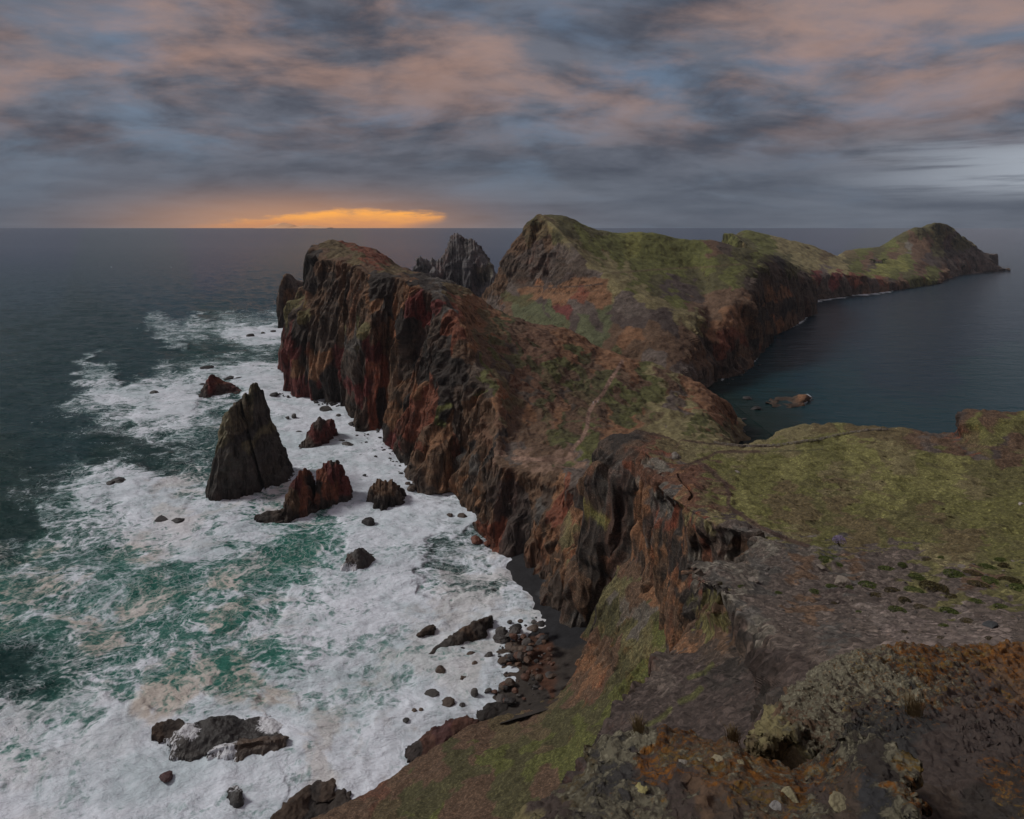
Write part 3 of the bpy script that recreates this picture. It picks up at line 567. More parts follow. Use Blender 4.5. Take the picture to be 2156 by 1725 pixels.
# ================================================================== GREEN PEAK and the bay cliffs
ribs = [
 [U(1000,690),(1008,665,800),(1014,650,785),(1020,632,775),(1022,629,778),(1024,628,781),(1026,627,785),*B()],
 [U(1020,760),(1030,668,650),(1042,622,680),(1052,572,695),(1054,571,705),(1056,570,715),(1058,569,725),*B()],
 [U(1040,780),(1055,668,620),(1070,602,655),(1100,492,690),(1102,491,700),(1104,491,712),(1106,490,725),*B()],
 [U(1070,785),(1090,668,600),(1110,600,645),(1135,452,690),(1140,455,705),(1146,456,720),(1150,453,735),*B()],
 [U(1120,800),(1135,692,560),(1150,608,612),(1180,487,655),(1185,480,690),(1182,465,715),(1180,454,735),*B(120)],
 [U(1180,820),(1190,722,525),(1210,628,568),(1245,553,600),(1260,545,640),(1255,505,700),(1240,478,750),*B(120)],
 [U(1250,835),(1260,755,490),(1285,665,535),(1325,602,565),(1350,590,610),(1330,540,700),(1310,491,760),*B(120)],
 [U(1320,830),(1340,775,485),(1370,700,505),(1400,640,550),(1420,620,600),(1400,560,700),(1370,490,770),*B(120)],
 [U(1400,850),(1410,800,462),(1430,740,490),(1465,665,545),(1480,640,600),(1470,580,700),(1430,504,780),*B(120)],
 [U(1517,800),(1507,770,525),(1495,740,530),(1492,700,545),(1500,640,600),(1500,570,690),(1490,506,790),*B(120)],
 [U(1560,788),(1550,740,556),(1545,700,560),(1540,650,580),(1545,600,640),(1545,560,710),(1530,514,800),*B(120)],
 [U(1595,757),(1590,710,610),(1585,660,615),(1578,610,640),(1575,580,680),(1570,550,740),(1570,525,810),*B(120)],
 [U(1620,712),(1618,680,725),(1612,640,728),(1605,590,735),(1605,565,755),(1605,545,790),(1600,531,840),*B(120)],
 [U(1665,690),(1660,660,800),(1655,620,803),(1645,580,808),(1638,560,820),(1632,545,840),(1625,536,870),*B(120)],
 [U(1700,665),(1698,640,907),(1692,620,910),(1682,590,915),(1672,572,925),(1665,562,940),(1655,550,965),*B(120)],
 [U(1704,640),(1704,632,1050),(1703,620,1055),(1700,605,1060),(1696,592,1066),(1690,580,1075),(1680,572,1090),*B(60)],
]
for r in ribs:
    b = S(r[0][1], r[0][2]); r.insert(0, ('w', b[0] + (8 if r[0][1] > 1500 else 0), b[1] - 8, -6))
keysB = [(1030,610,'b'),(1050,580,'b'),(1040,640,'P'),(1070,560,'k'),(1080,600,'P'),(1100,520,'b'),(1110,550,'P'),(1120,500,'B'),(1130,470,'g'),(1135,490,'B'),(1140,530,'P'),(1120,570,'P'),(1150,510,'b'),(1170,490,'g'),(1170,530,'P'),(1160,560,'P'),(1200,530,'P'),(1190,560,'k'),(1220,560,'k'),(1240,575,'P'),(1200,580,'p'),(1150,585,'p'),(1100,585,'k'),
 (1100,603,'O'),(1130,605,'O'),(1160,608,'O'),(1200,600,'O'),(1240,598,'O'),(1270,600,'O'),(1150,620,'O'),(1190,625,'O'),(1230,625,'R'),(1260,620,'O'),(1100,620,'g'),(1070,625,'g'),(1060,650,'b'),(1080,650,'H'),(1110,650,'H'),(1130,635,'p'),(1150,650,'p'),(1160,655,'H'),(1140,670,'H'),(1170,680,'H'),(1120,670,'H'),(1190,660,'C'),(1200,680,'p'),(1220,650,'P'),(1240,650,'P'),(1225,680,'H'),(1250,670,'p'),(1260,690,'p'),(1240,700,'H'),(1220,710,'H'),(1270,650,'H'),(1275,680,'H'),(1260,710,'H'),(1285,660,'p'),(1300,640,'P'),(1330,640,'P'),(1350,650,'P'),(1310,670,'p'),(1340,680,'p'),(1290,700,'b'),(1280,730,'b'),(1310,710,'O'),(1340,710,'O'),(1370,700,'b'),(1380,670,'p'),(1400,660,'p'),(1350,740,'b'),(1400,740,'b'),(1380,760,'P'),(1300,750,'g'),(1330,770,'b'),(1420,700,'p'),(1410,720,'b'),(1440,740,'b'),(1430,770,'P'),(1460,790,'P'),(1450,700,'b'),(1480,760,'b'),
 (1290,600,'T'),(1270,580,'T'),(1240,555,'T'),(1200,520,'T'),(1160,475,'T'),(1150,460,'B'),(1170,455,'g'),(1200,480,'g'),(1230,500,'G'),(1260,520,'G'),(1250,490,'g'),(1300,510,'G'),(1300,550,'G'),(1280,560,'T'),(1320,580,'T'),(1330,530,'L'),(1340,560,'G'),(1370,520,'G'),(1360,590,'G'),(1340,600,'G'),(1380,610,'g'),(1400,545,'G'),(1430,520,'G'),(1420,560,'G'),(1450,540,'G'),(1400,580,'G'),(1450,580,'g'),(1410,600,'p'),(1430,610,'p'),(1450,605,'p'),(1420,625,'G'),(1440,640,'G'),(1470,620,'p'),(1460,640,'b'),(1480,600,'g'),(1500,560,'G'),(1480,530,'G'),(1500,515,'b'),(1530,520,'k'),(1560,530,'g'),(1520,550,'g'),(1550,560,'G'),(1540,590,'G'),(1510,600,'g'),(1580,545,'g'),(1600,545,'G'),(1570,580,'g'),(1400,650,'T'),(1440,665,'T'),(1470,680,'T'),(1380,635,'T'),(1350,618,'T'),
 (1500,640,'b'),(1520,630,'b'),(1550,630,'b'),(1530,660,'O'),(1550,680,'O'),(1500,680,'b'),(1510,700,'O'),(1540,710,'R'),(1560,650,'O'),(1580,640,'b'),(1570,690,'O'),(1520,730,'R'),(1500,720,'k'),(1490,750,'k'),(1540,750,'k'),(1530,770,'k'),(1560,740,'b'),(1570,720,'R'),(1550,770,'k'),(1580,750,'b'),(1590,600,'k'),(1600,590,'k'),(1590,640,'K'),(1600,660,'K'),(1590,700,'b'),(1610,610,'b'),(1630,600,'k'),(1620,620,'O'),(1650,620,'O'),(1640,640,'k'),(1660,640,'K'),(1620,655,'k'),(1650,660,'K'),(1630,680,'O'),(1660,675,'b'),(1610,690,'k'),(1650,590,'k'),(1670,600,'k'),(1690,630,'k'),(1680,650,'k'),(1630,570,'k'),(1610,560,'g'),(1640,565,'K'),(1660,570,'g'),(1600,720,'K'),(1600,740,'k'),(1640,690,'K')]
land('hill', ribs, 640, 330, keysB, M_land, gain=1.12, sigma=3, warp=12, aniso=0.7, cliff=0.22, soft=0.07, hi=0.035,  # gain lifts the peak's colours a little for painted haze
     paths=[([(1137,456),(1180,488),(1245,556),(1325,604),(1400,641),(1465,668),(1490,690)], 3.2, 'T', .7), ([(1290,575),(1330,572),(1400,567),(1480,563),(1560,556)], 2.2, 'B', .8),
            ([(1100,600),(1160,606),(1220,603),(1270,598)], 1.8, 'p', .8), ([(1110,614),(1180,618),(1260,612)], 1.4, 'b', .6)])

# ================================================================== FAR HEADLAND
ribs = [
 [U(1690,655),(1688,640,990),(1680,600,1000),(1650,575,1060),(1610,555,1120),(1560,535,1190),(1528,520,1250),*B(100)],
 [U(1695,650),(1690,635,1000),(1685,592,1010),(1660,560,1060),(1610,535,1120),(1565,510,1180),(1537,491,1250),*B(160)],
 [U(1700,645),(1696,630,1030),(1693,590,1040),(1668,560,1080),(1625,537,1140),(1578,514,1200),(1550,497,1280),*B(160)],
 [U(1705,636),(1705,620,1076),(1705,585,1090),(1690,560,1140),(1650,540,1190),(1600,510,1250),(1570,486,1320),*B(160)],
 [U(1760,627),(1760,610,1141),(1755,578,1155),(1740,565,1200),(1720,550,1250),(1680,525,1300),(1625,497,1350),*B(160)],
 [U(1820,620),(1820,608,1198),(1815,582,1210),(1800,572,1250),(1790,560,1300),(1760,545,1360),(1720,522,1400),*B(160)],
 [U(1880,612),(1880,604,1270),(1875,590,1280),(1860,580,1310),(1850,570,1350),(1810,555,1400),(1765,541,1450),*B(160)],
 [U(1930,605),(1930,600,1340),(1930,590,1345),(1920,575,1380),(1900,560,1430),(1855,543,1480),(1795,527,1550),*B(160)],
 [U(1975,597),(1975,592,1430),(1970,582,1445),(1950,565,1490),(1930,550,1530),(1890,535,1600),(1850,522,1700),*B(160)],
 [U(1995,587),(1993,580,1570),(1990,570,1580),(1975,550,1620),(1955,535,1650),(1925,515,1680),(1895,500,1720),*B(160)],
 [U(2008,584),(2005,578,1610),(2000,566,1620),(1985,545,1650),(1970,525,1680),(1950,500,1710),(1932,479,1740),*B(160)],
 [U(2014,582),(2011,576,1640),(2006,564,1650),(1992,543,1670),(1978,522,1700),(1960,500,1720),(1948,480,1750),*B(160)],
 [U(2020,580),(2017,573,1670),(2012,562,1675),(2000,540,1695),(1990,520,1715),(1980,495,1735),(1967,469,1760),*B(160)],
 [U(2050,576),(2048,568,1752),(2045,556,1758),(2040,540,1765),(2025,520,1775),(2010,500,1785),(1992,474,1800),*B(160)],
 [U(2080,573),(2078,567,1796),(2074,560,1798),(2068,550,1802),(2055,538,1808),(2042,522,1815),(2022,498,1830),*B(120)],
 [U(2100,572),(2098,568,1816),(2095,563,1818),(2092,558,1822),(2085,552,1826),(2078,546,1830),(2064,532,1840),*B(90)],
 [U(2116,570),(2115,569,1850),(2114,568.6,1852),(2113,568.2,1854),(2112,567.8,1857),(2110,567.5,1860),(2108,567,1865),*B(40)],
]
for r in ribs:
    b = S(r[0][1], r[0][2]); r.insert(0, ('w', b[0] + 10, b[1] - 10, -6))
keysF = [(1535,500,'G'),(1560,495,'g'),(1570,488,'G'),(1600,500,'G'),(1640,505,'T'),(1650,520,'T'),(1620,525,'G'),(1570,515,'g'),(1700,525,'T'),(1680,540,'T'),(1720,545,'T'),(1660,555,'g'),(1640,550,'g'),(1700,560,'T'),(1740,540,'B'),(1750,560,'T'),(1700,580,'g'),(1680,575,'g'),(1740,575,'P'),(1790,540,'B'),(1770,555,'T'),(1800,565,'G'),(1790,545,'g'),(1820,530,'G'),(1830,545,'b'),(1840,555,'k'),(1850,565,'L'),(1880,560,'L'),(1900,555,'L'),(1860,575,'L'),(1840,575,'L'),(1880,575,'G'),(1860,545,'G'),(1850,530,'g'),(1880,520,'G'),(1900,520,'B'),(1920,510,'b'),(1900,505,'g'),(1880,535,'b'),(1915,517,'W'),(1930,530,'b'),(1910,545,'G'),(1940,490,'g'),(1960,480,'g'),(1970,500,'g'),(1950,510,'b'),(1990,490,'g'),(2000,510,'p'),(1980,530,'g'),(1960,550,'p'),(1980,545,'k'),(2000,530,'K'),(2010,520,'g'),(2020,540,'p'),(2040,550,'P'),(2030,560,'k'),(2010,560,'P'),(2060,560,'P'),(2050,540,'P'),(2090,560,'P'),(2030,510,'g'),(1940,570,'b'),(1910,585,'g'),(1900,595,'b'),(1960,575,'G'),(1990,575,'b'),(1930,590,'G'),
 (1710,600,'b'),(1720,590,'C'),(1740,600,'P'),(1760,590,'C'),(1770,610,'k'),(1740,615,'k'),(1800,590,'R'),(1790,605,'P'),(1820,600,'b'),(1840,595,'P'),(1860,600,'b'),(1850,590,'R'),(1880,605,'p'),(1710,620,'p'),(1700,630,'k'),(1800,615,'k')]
land('far_headland', ribs, 560, 260, keysF, M_far, gain=1.25, sigma=3, warp=14, aniso=0.8, cliff=0.16, soft=0.06, hi=0.03, lo=0.0025, stretch=2.0,  # gain lightens the land colours: distance haze put into the colour
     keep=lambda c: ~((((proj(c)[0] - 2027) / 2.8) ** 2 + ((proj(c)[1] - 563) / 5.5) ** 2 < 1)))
# the islet beyond it
def stack(cols, thick, keys, nu, nv, name='sea_stack', mat=None, sigma=5, warp=12, aniso=.7, cliff=.3, lean=0.5, hi=0.018, lo=.0025, zb=None, wash=None, blunt=0.5, gain=1.0, jag=0.0, **kw):
    """a free-standing rock: for each of its sections the top and the waterline; it gets a rounded plan of its own"""
    c = np.array(cols, float)
    if jag:
        uu = np.linspace(c[0, 0], c[-1, 0], max(40, int((c[-1, 0] - c[0, 0]) / 2.2))); rj = np.random.default_rng(int(c[0, 0]))
        tt = np.interp(uu, c[:, 0], c[:, 1]) + jag * rj.normal(size=len(uu)); bb = np.interp(uu, c[:, 0], c[:, 2]); tt[[0, -1]] = c[[0, -1], 1]
        c = np.stack([uu, np.minimum(tt, bb - 1), bb], 1)
    n = len(c); ribs = []
    for i, (u, vt, vb) in enumerate(c):
        t = (u - c[0, 0]) / (c[-1, 0] - c[0, 0]); k = max(math.sin(math.pi * min(max(t, 0.02), 0.98)), 0.06) ** blunt
        b = S(u, vb) if zb is None else S(u, vb, zb); th = thick * k
        Yt = b[1] + th * lean; q = P(u, vt, Yt)
        z0 = b[2]
        x = b[0]; h = max(q[2] - z0, 0.2)
        ribs.append([('w', x, b[1] - th * .10, z0 - 4), ('w', x, b[1], z0), ('w', x + (q[0] - x) * .35, b[1] + th * .12, z0 + h * .42),
                     ('w', x + (q[0] - x) * .7, b[1] + th * .28, z0 + h * .80), ('w', *q), ('w', q[0] + th * .02, b[1] + th * .78, z0 + h * .68),
                     ('w', q[0] + th * .04, b[1] + th, z0), ('w', q[0] + th * .04, b[1] + th * 1.1, z0 - 4)])
    g = loft(ribs, nu, nv); g2, _ = roughen(g, cliff=cliff, soft=cliff * .5, hi=hi, lo=lo, **kw)
    p = g2.reshape(-1, 3); col = paint(p, keys, sigma, warp, aniso) * gain
    z = p[:, 2] - (0 if zb is None else zb)
    if zb is None:      # dark wet band at the waterline
        wet = (1 - sst(z + 1.2 * pnoise(p / 5), 1.0, 3.6))[:, None] * .6; col = col * (1 - wet) + np.array([.03, .027, .025]) * wet
    at = {}
    if wash is not None: at['wash'] = np.array([0.0]) + wash(p)
    return grid_mesh(name, g2, col, mat or M_land, attrs=at, smooth=False)
o = stack([(1995,520,566),(2010,494,566),(2025,500,566),(2045,512,566),(2060,525,566),(2075,533,566),(2088,538,562),(2092,548,560)], 150, [(2020,500,'g'),(2040,520,'T'),(2060,540,'N'),(2080,545,'P')], 90, 60, 'islet', M_far, sigma=5)
tag(o, 'small pale islet behind the far right end of the headland', 'islet')

# ================================================================== SEA STACKS
o = stack([(866,578,640),(878,545,640),(884,541,640),(890,546,640),(905,547,640),(911,541,641),(917,548,641),(935,546,641),(941,515,641),(948,500,641),(956,490,641),(964,493,641),(975,503,641),(992,503,641),(1010,518,641),(1025,545,641),(1036,560,641),(1042,585,641),(1048,612,640)],
          120, [(890,560,(.13,.125,.125)),(920,565,(.13,.125,.125)),(950,510,(.13,.125,.125)),(960,530,(.13,.125,.125)),(980,520,(.12,.11,.105)),(985,545,(.13,.125,.125)),(1010,540,(.13,.125,.125)),(1020,570,(.14,.13,.10)),(1000,590,(.085,.082,.085)),(960,580,(.085,.082,.085)),(930,590,(.085,.082,.085)),(1030,590,(.13,.125,.125)),(980,610,(.07,.068,.072))], 170, 120, mat=M_far, jag=1.6, cliff=.24, lo=.003, hi=.018)  # grey rock, with the paleness of distance haze put into its colour
tag(o, 'large grey jagged sea stack standing beyond the red headland', 'sea stack')
o = stack([(584,640,690),(587,605,692),(594,590,692),(603,578,690),(610,578,690),(620,585,690),(633,592,690),(645,600,688),(660,606,688),(680,640,686)],
          60, [(600,590,'b'),(620,590,'P'),(600,615,'P'),(610,630,'O'),(595,640,'k'),(605,665,'K'),(630,650,'K'),(590,670,'K'),(640,620,'k')], 110, 110, cliff=.24, hi=.018, sigma=4)
tag(o, 'brown pointed sea stack half hidden behind the left end of the red headland', 'sea stack')
# tall pillar with a slanting cleft
def cleft(g):
    p = g.reshape(-1, 3); u, v = proj(p)
    t = np.clip((v - 845) / 210, 0, 1); uc = 503 + 56 * t ** 1.15
    m = (1 - sst(np.abs(u - uc), 1.5, 6.5)) * (v > 838)
    p[:, 1] += 4.5 * m; return p.reshape(g.shape)
_keep = grid_mesh
def pillar():
    global grid_mesh
    def gm(name, g, *a, **k): return _keep(name, cleft(g), *a, **k)
    grid_mesh = gm
    o = stack([(434,1046,1052),(440,1025,1055),(447,985,1057),(455,945,1058),(464,915,1058),(474,885,1057),(484,862,1056),(493,850,1054),(501,845,1052),(509,843,1049),(514,838,1047),(516,824,1047),(519,840,1045),(523,848,1043),(525,836,1042),(527,814,1041),(531,805,1040),(537,806,1038),(542,816,1036),(546,838,1035),(551,860,1033),(556,880,1031),(564,905,1028),(574,930,1025),(586,960,1022),(598,988,1018),(607,1003,1015),(613,1009,1013)],
              34, [(535,812,(.125,.115,.075)),(540,840,(.064,.060,.053)),(530,850,(.064,.060,.053)),(515,850,(.125,.115,.075)),(505,860,(.135,.122,.085)),(495,870,(.088,.076,.055)),(512,880,(.088,.076,.055)),(485,890,(.125,.115,.075)),(490,920,(.088,.076,.055)),(475,930,(.125,.115,.075)),(480,960,(.064,.060,.053)),(500,950,(.064,.060,.053)),(520,920,(.045,.042,.039)),(530,900,(.045,.042,.039)),(545,890,(.045,.042,.039)),(550,900,(.125,.115,.075)),(530,925,(.125,.115,.075)),(555,930,(.064,.060,.053)),(520,960,(.064,.060,.053)),(540,960,(.062,.058,.054)),(560,970,(.062,.058,.054)),(575,990,(.064,.060,.053)),(590,1000,(.064,.060,.053)),(460,980,(.064,.060,.053)),(455,1020,(.064,.060,.053)),(480,1010,(.062,.058,.054)),(500,1000,'N'),(520,1000,(.062,.058,.054)),(540,1010,(.045,.042,.039)),(470,1045,(.045,.042,.039)),(500,1045,(.045,.042,.039)),(540,1035,(.045,.042,.039)),(600,1010,(.045,.042,.039)),(505,1020,(.075,.070,.064))],
              240, 230, gain=1.2, jag=1.5, cliff=.22, lean=.42, hi=.018, lo=.0025, sigma=3.5, warp=18, aniso=.8)
    grid_mesh = _keep; return o
tag(pillar(), 'tall pointed grey sea stack split by a slanting cleft', 'sea stack')
o = stack([(590,1078,1090),(597,1066,1096),(604,1052,1098),(612,1034,1096),(618,1014,1094),(624,1006,1091),(629,993,1089),(635,992,1087),(641,988,1085),(647,1000,1082),(652,1004,1080),(655,1036,1078),(661,1042,1076),(665,1038,1074),(669,998,1073),(676,985,1071),(683,979,1070),(690,972,1068),(696,965,1067),(701,972,1065),(708,976,1063),(714,985,1061),(718,1000,1059),(728,1005,1057),(733,1020,1055),(737,1036,1053),(739,1050,1052)],
          20, [(600,1070,'k'),(615,1050,'b'),(625,1020,'C'),(640,1000,'R'),(645,1030,'R'),(640,1060,'R'),(660,1050,'R'),(655,1030,'K'),(665,1035,'K'),(675,1000,'R'),(690,990,'C'),(700,970,'k'),(700,1010,'C'),(715,1000,'C'),(710,1030,'R'),(690,1035,'R'),(728,1030,'C'),(620,1085,'K'),(650,1075,'k'),(690,1065,'k'),(730,1050,'K')], 190, 150, jag=2.6, cliff=.24, hi=.018, lo=.0025, sigma=3.5, warp=12)
tag(o, 'red sea stack with two ragged peaks and a gap between', 'sea stack')
o = stack([(628,940,943),(640,930,944),(648,920,944),(655,905,943),(662,890,941),(668,882,939),(674,880,937),(681,885,935),(688,887,933),(694,886,931),(698,898,929),(703,908,927),(707,920,925),(710,924,925)], 20, [(660,900,'C'),(680,890,'p'),(675,910,'C'),(690,905,'C'),(700,915,'C'),(650,930,'k'),(640,938,'k'),(670,930,'C')], 100, 100, jag=1.6, cliff=.24, hi=.018, sigma=4, warp=10)
tag(o, 'smaller dark red triangular sea stack close to the cliff foot', 'sea stack')
o = stack([(418,833,836),(425,823,836),(432,808,836),(438,797,836),(443,789,835),(449,791,834),(457,797,833),(466,802,832),(476,809,831),(486,817,830),(495,823,829),(503,826,828)], 26, [(440,800,'C'),(450,800,'C'),(465,810,'R'),(480,820,'C'),(430,820,'p'),(450,825,'C'),(470,828,'p')], 100, 80, cliff=.24, hi=.018, sigma=5, warp=10)
tag(o, 'dark red pyramid shaped sea stack farthest out among the foam', 'sea stack')
o = stack([(773,1042,1056),(777,1028,1062),(784,1023,1066),(790,1020,1068),(794,1010,1069),(800,1013,1070),(808,1014,1070),(816,1016,1069),(825,1012,1068),(832,1022,1066),(839,1030,1063),(844,1045,1059),(846,1055,1057)], 16, [(795,1020,'b'),(805,1030,'b'),(820,1025,'b'),(785,1040,'k'),(810,1050,'K'),(835,1040,'k'),(790,1060,'K'),(830,1060,'K')], 100, 90, jag=1.6, cliff=.24, hi=.018, sigma=5, warp=10, blunt=.35)
tag(o, 'squat dark sea stack with a flat notched top', 'sea stack')
o = stack([(724,1196,1205),(727,1180,1208),(734,1170,1209),(742,1166,1209),(748,1160,1208),(756,1155,1206),(763,1158,1204),(768,1164,1202),(772,1172,1199),(781,1176,1196),(789,1181,1192),(795,1187,1189)], 12, [(750,1165,'K'),(760,1180,'K'),(735,1190,'k'),(780,1185,'k'),(750,1200,'k')], 100, 90, mat=M_wash, cliff=.24, hi=.018,
          wash=lambda p: sst(VH * 0 + proj(p)[1], 1172, 1200) * (1 - sst(proj(p)[0], 748, 760)) * .9)
tag(o, 'black conical rock with white water running down its left side', 'rock')
o = stack([(543,1090,1093),(548,1082,1099),(556,1079,1102),(566,1078,1103),(576,1077,1102),(586,1076,1100),(594,1080,1097),(601,1085,1092),(604,1089,1090)], 11, [(560,1090,'K'),(580,1090,'k')], 80, 60, cliff=.24, hi=.018, blunt=.35)
tag(o, 'low black rock touching the foot of the red twin peaked stack', 'rock')
# the big wave-washed rock and its brown slab
o = stack([(353,1566,1580),(357,1555,1588),(366,1545,1592),(376,1538,1594),(390,1530,1594),(404,1525,1592),(413,1523,1590),(425,1521,1588),(438,1514,1586),(446,1511,1585),(458,1513,1584),(474,1514,1583),(490,1520,1582),(505,1527,1580),(520,1528,1578),(538,1528,1576),(554,1527,1574),(570,1530,1572),(584,1537,1570),(594,1546,1566),(602,1556,1562)], 11,
          [(380,1560,'k'),(360,1575,'k'),(420,1550,'K'),(460,1540,'K'),(500,1550,'K'),(560,1545,'K'),(390,1590,'k'),(590,1550,'K')], 240, 120, name='rock', gain=.6, mat=M_wash, cliff=.24, hi=.018, lean=.6, blunt=.35,
          wash=lambda p: np.clip(sst(proj(p)[0], 520, 565) * (1 - sst(proj(p)[1], 1535, 1555)) + (1 - sst(np.hypot(proj(p)[0] - 400, (proj(p)[1] - 1538) * .9), 10, 34)) * .8 + (1 - sst(proj(p)[0], 368, 392)) * .55, 0, 1))
tag(o, 'largest black rock awash in white foam, streaked by running water', 'rock')
o = stack([(443,1583,1588),(452,1578,1596),(466,1573,1602),(480,1570,1606),(494,1568,1605),(510,1566,1602),(530,1562,1598),(550,1560,1595),(570,1558,1591),(588,1556,1586),(598,1554,1583),(603,1558,1578)], 5,
          [(470,1590,'k'),(500,1585,'b'),(540,1580,'b'),(580,1570,'b')], 170, 60, name='rock_slab', mat=M_wash, cliff=.24, hi=.018, lean=.3, blunt=.25,
          wash=lambda p: (1 - sst(proj(p)[0], 488, 512)) * .75)
tag(o, 'long brown rock slab leaning on the front of the largest black rock', 'rock slab')
o = stack([(323,1536,1542),(330,1528,1548),(342,1527,1550),(352,1530,1549),(362,1533,1546),(372,1536,1541),(379,1539,1541)], 4, [(340,1540,'b'),(360,1538,'k')], 70, 40, name='rock', cliff=.24, hi=.018)
tag(o, 'small olive brown rock just left of the largest black rock', 'rock')
o = stack([(902,1378,1384),(908,1372,1384),(916,1364,1382),(926,1359,1379),(938,1351,1376),(950,1344,1372),(962,1339,1366),(968,1331,1362),(974,1326,1359),(982,1323,1354),(990,1319,1350),(1000,1311,1343),(1010,1305,1338),(1020,1301,1332),(1028,1300,1328),(1035,1306,1324),(1039,1316,1322)], 7,
          [(910,1378,'k'),(930,1368,'N'),(960,1355,'k'),(980,1345,'b'),(1010,1320,'k'),(1030,1312,'k')], 170, 70, name='rock', cliff=.24, hi=.018, blunt=.35)
tag(o, 'long black ridge of rock pointing from the foam to the beach', 'rock')
o = stack([(876,1336,1340),(884,1328,1341),(892,1322,1339),(902,1320,1336),(911,1322,1332),(914,1326,1329)], 4, [(895,1330,'b')], 60, 30, name='rock', cliff=.24, hi=.018)
tag(o, 'low brown rock left of the long black rock ridge', 'rock')
o = stack([(1003,1509,1512),(1010,1500,1516),(1022,1494,1517),(1038,1490,1516),(1054,1487,1513),(1068,1484,1508),(1082,1482,1502),(1096,1480,1496)], 6, [(1040,1500,'K')], 110, 50, name='rock_slab', cliff=.24, hi=.018, blunt=.3)
tag(o, 'long smooth black slab at the foot of the green slope', 'rock slab')
o = stack([(852,1588,1594),(862,1580,1598),(875,1573,1600),(890,1565,1600),(905,1560,1598),(920,1553,1592),(935,1540,1585),(950,1530,1575),(966,1522,1562),(985,1518,1550),(1005,1520,1540)], 9, [(870,1585,'p'),(900,1580,'R'),(940,1555,'C'),(980,1535,'R')], 170, 70, name='rock', cliff=.24, hi=.018)
tag(o, 'reddish brown shore rock below the grassy slope', 'rock')
o = stack([(652,1677,1682),(662,1668,1686),(676,1660,1688),(690,1656,1688),(702,1655,1684),(708,1664,1680),(718,1668,1676)], 6, [(690,1670,'b'),(670,1678,'k')], 90, 50, name='rock', cliff=.24, hi=.018)
tag(o, 'small wedge shaped brown rock at the shoreline bottom', 'rock')
o = stack([(568,1730,1745),(575,1719,1752),(588,1710,1756),(604,1700,1758),(622,1694,1757),(640,1694,1754),(652,1697,1750),(664,1696,1745),(690,1694,1737),(715,1690,1728),(735,1694,1720)], 12, [(590,1715,'b'),(630,1700,'b'),(690,1705,'k'),(660,1715,'K')], 140, 70, name='rock', cliff=.24, hi=.018)
tag(o, 'rounded brown rocks lowest on the shore at the foot of the slope', 'rock')
# bay reef
o = stack([(1625,853,858),(1636,850,857),(1645,852,856),(1655,848,857),(1668,843,857),(1682,837,856),(1692,833,853),(1700,832,848),(1708,837,844)], 26, [(1640,855,'b'),(1670,850,'b'),(1700,840,'O')], 110, 50, name='reef', cliff=.24, hi=.018)
tag(o, 'low brown reef with a white breaking edge in the calm bay', 'reef')

# ------------------------------------------------------------------ loose rocks
def boulder_mesh(name, seed, sub=4, facets=9, rough=0.10, flat=0.8):
    import bmesh
    r = np.random.default_rng(seed); bm = bmesh.new(); bmesh.ops.create_icosphere(bm, subdivisions=sub, radius=1)
    co = np.array([v.co for v in bm.verts])
    for k in range(facets):
        n = r.normal(size=3); n /= np.linalg.norm(n); d = r.uniform(.5, .82)
        ex = np.maximum(co @ n - d, 0); co -= ex[:, None] * n * 0.92
    co += (rough * pnoise(co * 2.2 + seed) + rough * .45 * pnoise(co * 5.5 + seed))[:, None] * co
    co[:, 2] *= flat
    for v, c in zip(bm.verts, co): v.co = c
    me = bpy.data.meshes.new(name); bm.to_mesh(me); bm.free()
    me.polygons.foreach_set('use_smooth', [False] * len(me.polygons)); me.materials.append(M_wet); return me
BM = [boulder_mesh('boulder', 20 + i, 3, 8 + i % 4, .1, .62 + .12 * (i % 3)) for i in range(7)]
BMf = [boulder_mesh('boulder', 50 + i, 4, 10 + i % 4, .12, .75) for i in range(4)]
def rock_at(u, v, w, label, group=None, h=0.8, col=(.045, .04, .038), name='boulder', zg=0.0, sink=.15, big=False, dep=1.0, rot=None):
    x, y, z = S(u, v, zg); s = w * y / F / 2
    me = random.choice(BMf if big else BM)
    o = bpy.data.objects.new(name, me); C.objects.link(o)
    o.location = (x, y + s * .5, z + s * h * .35 - s * sink); o.scale = (s * 1.12, s * dep * random.uniform(.8, 1.1), s * h * 1.15)
    o.rotation_euler = (random.uniform(-.15, .15), random.uniform(-.15, .15), random.uniform(-.5, .5) if rot is None else rot)
    f = random.uniform(.75, 1.3); o.color = (col[0] * f, col[1] * f, col[2] * f, 1)
    tag(o, label, 'rock' if 'rock' in name else 'boulder', group); return o
RED = (.11, .045, .03); BLK = (.030, .028, .028); BRN = (.075, .055, .042); GRY = (.06, .056, .054)
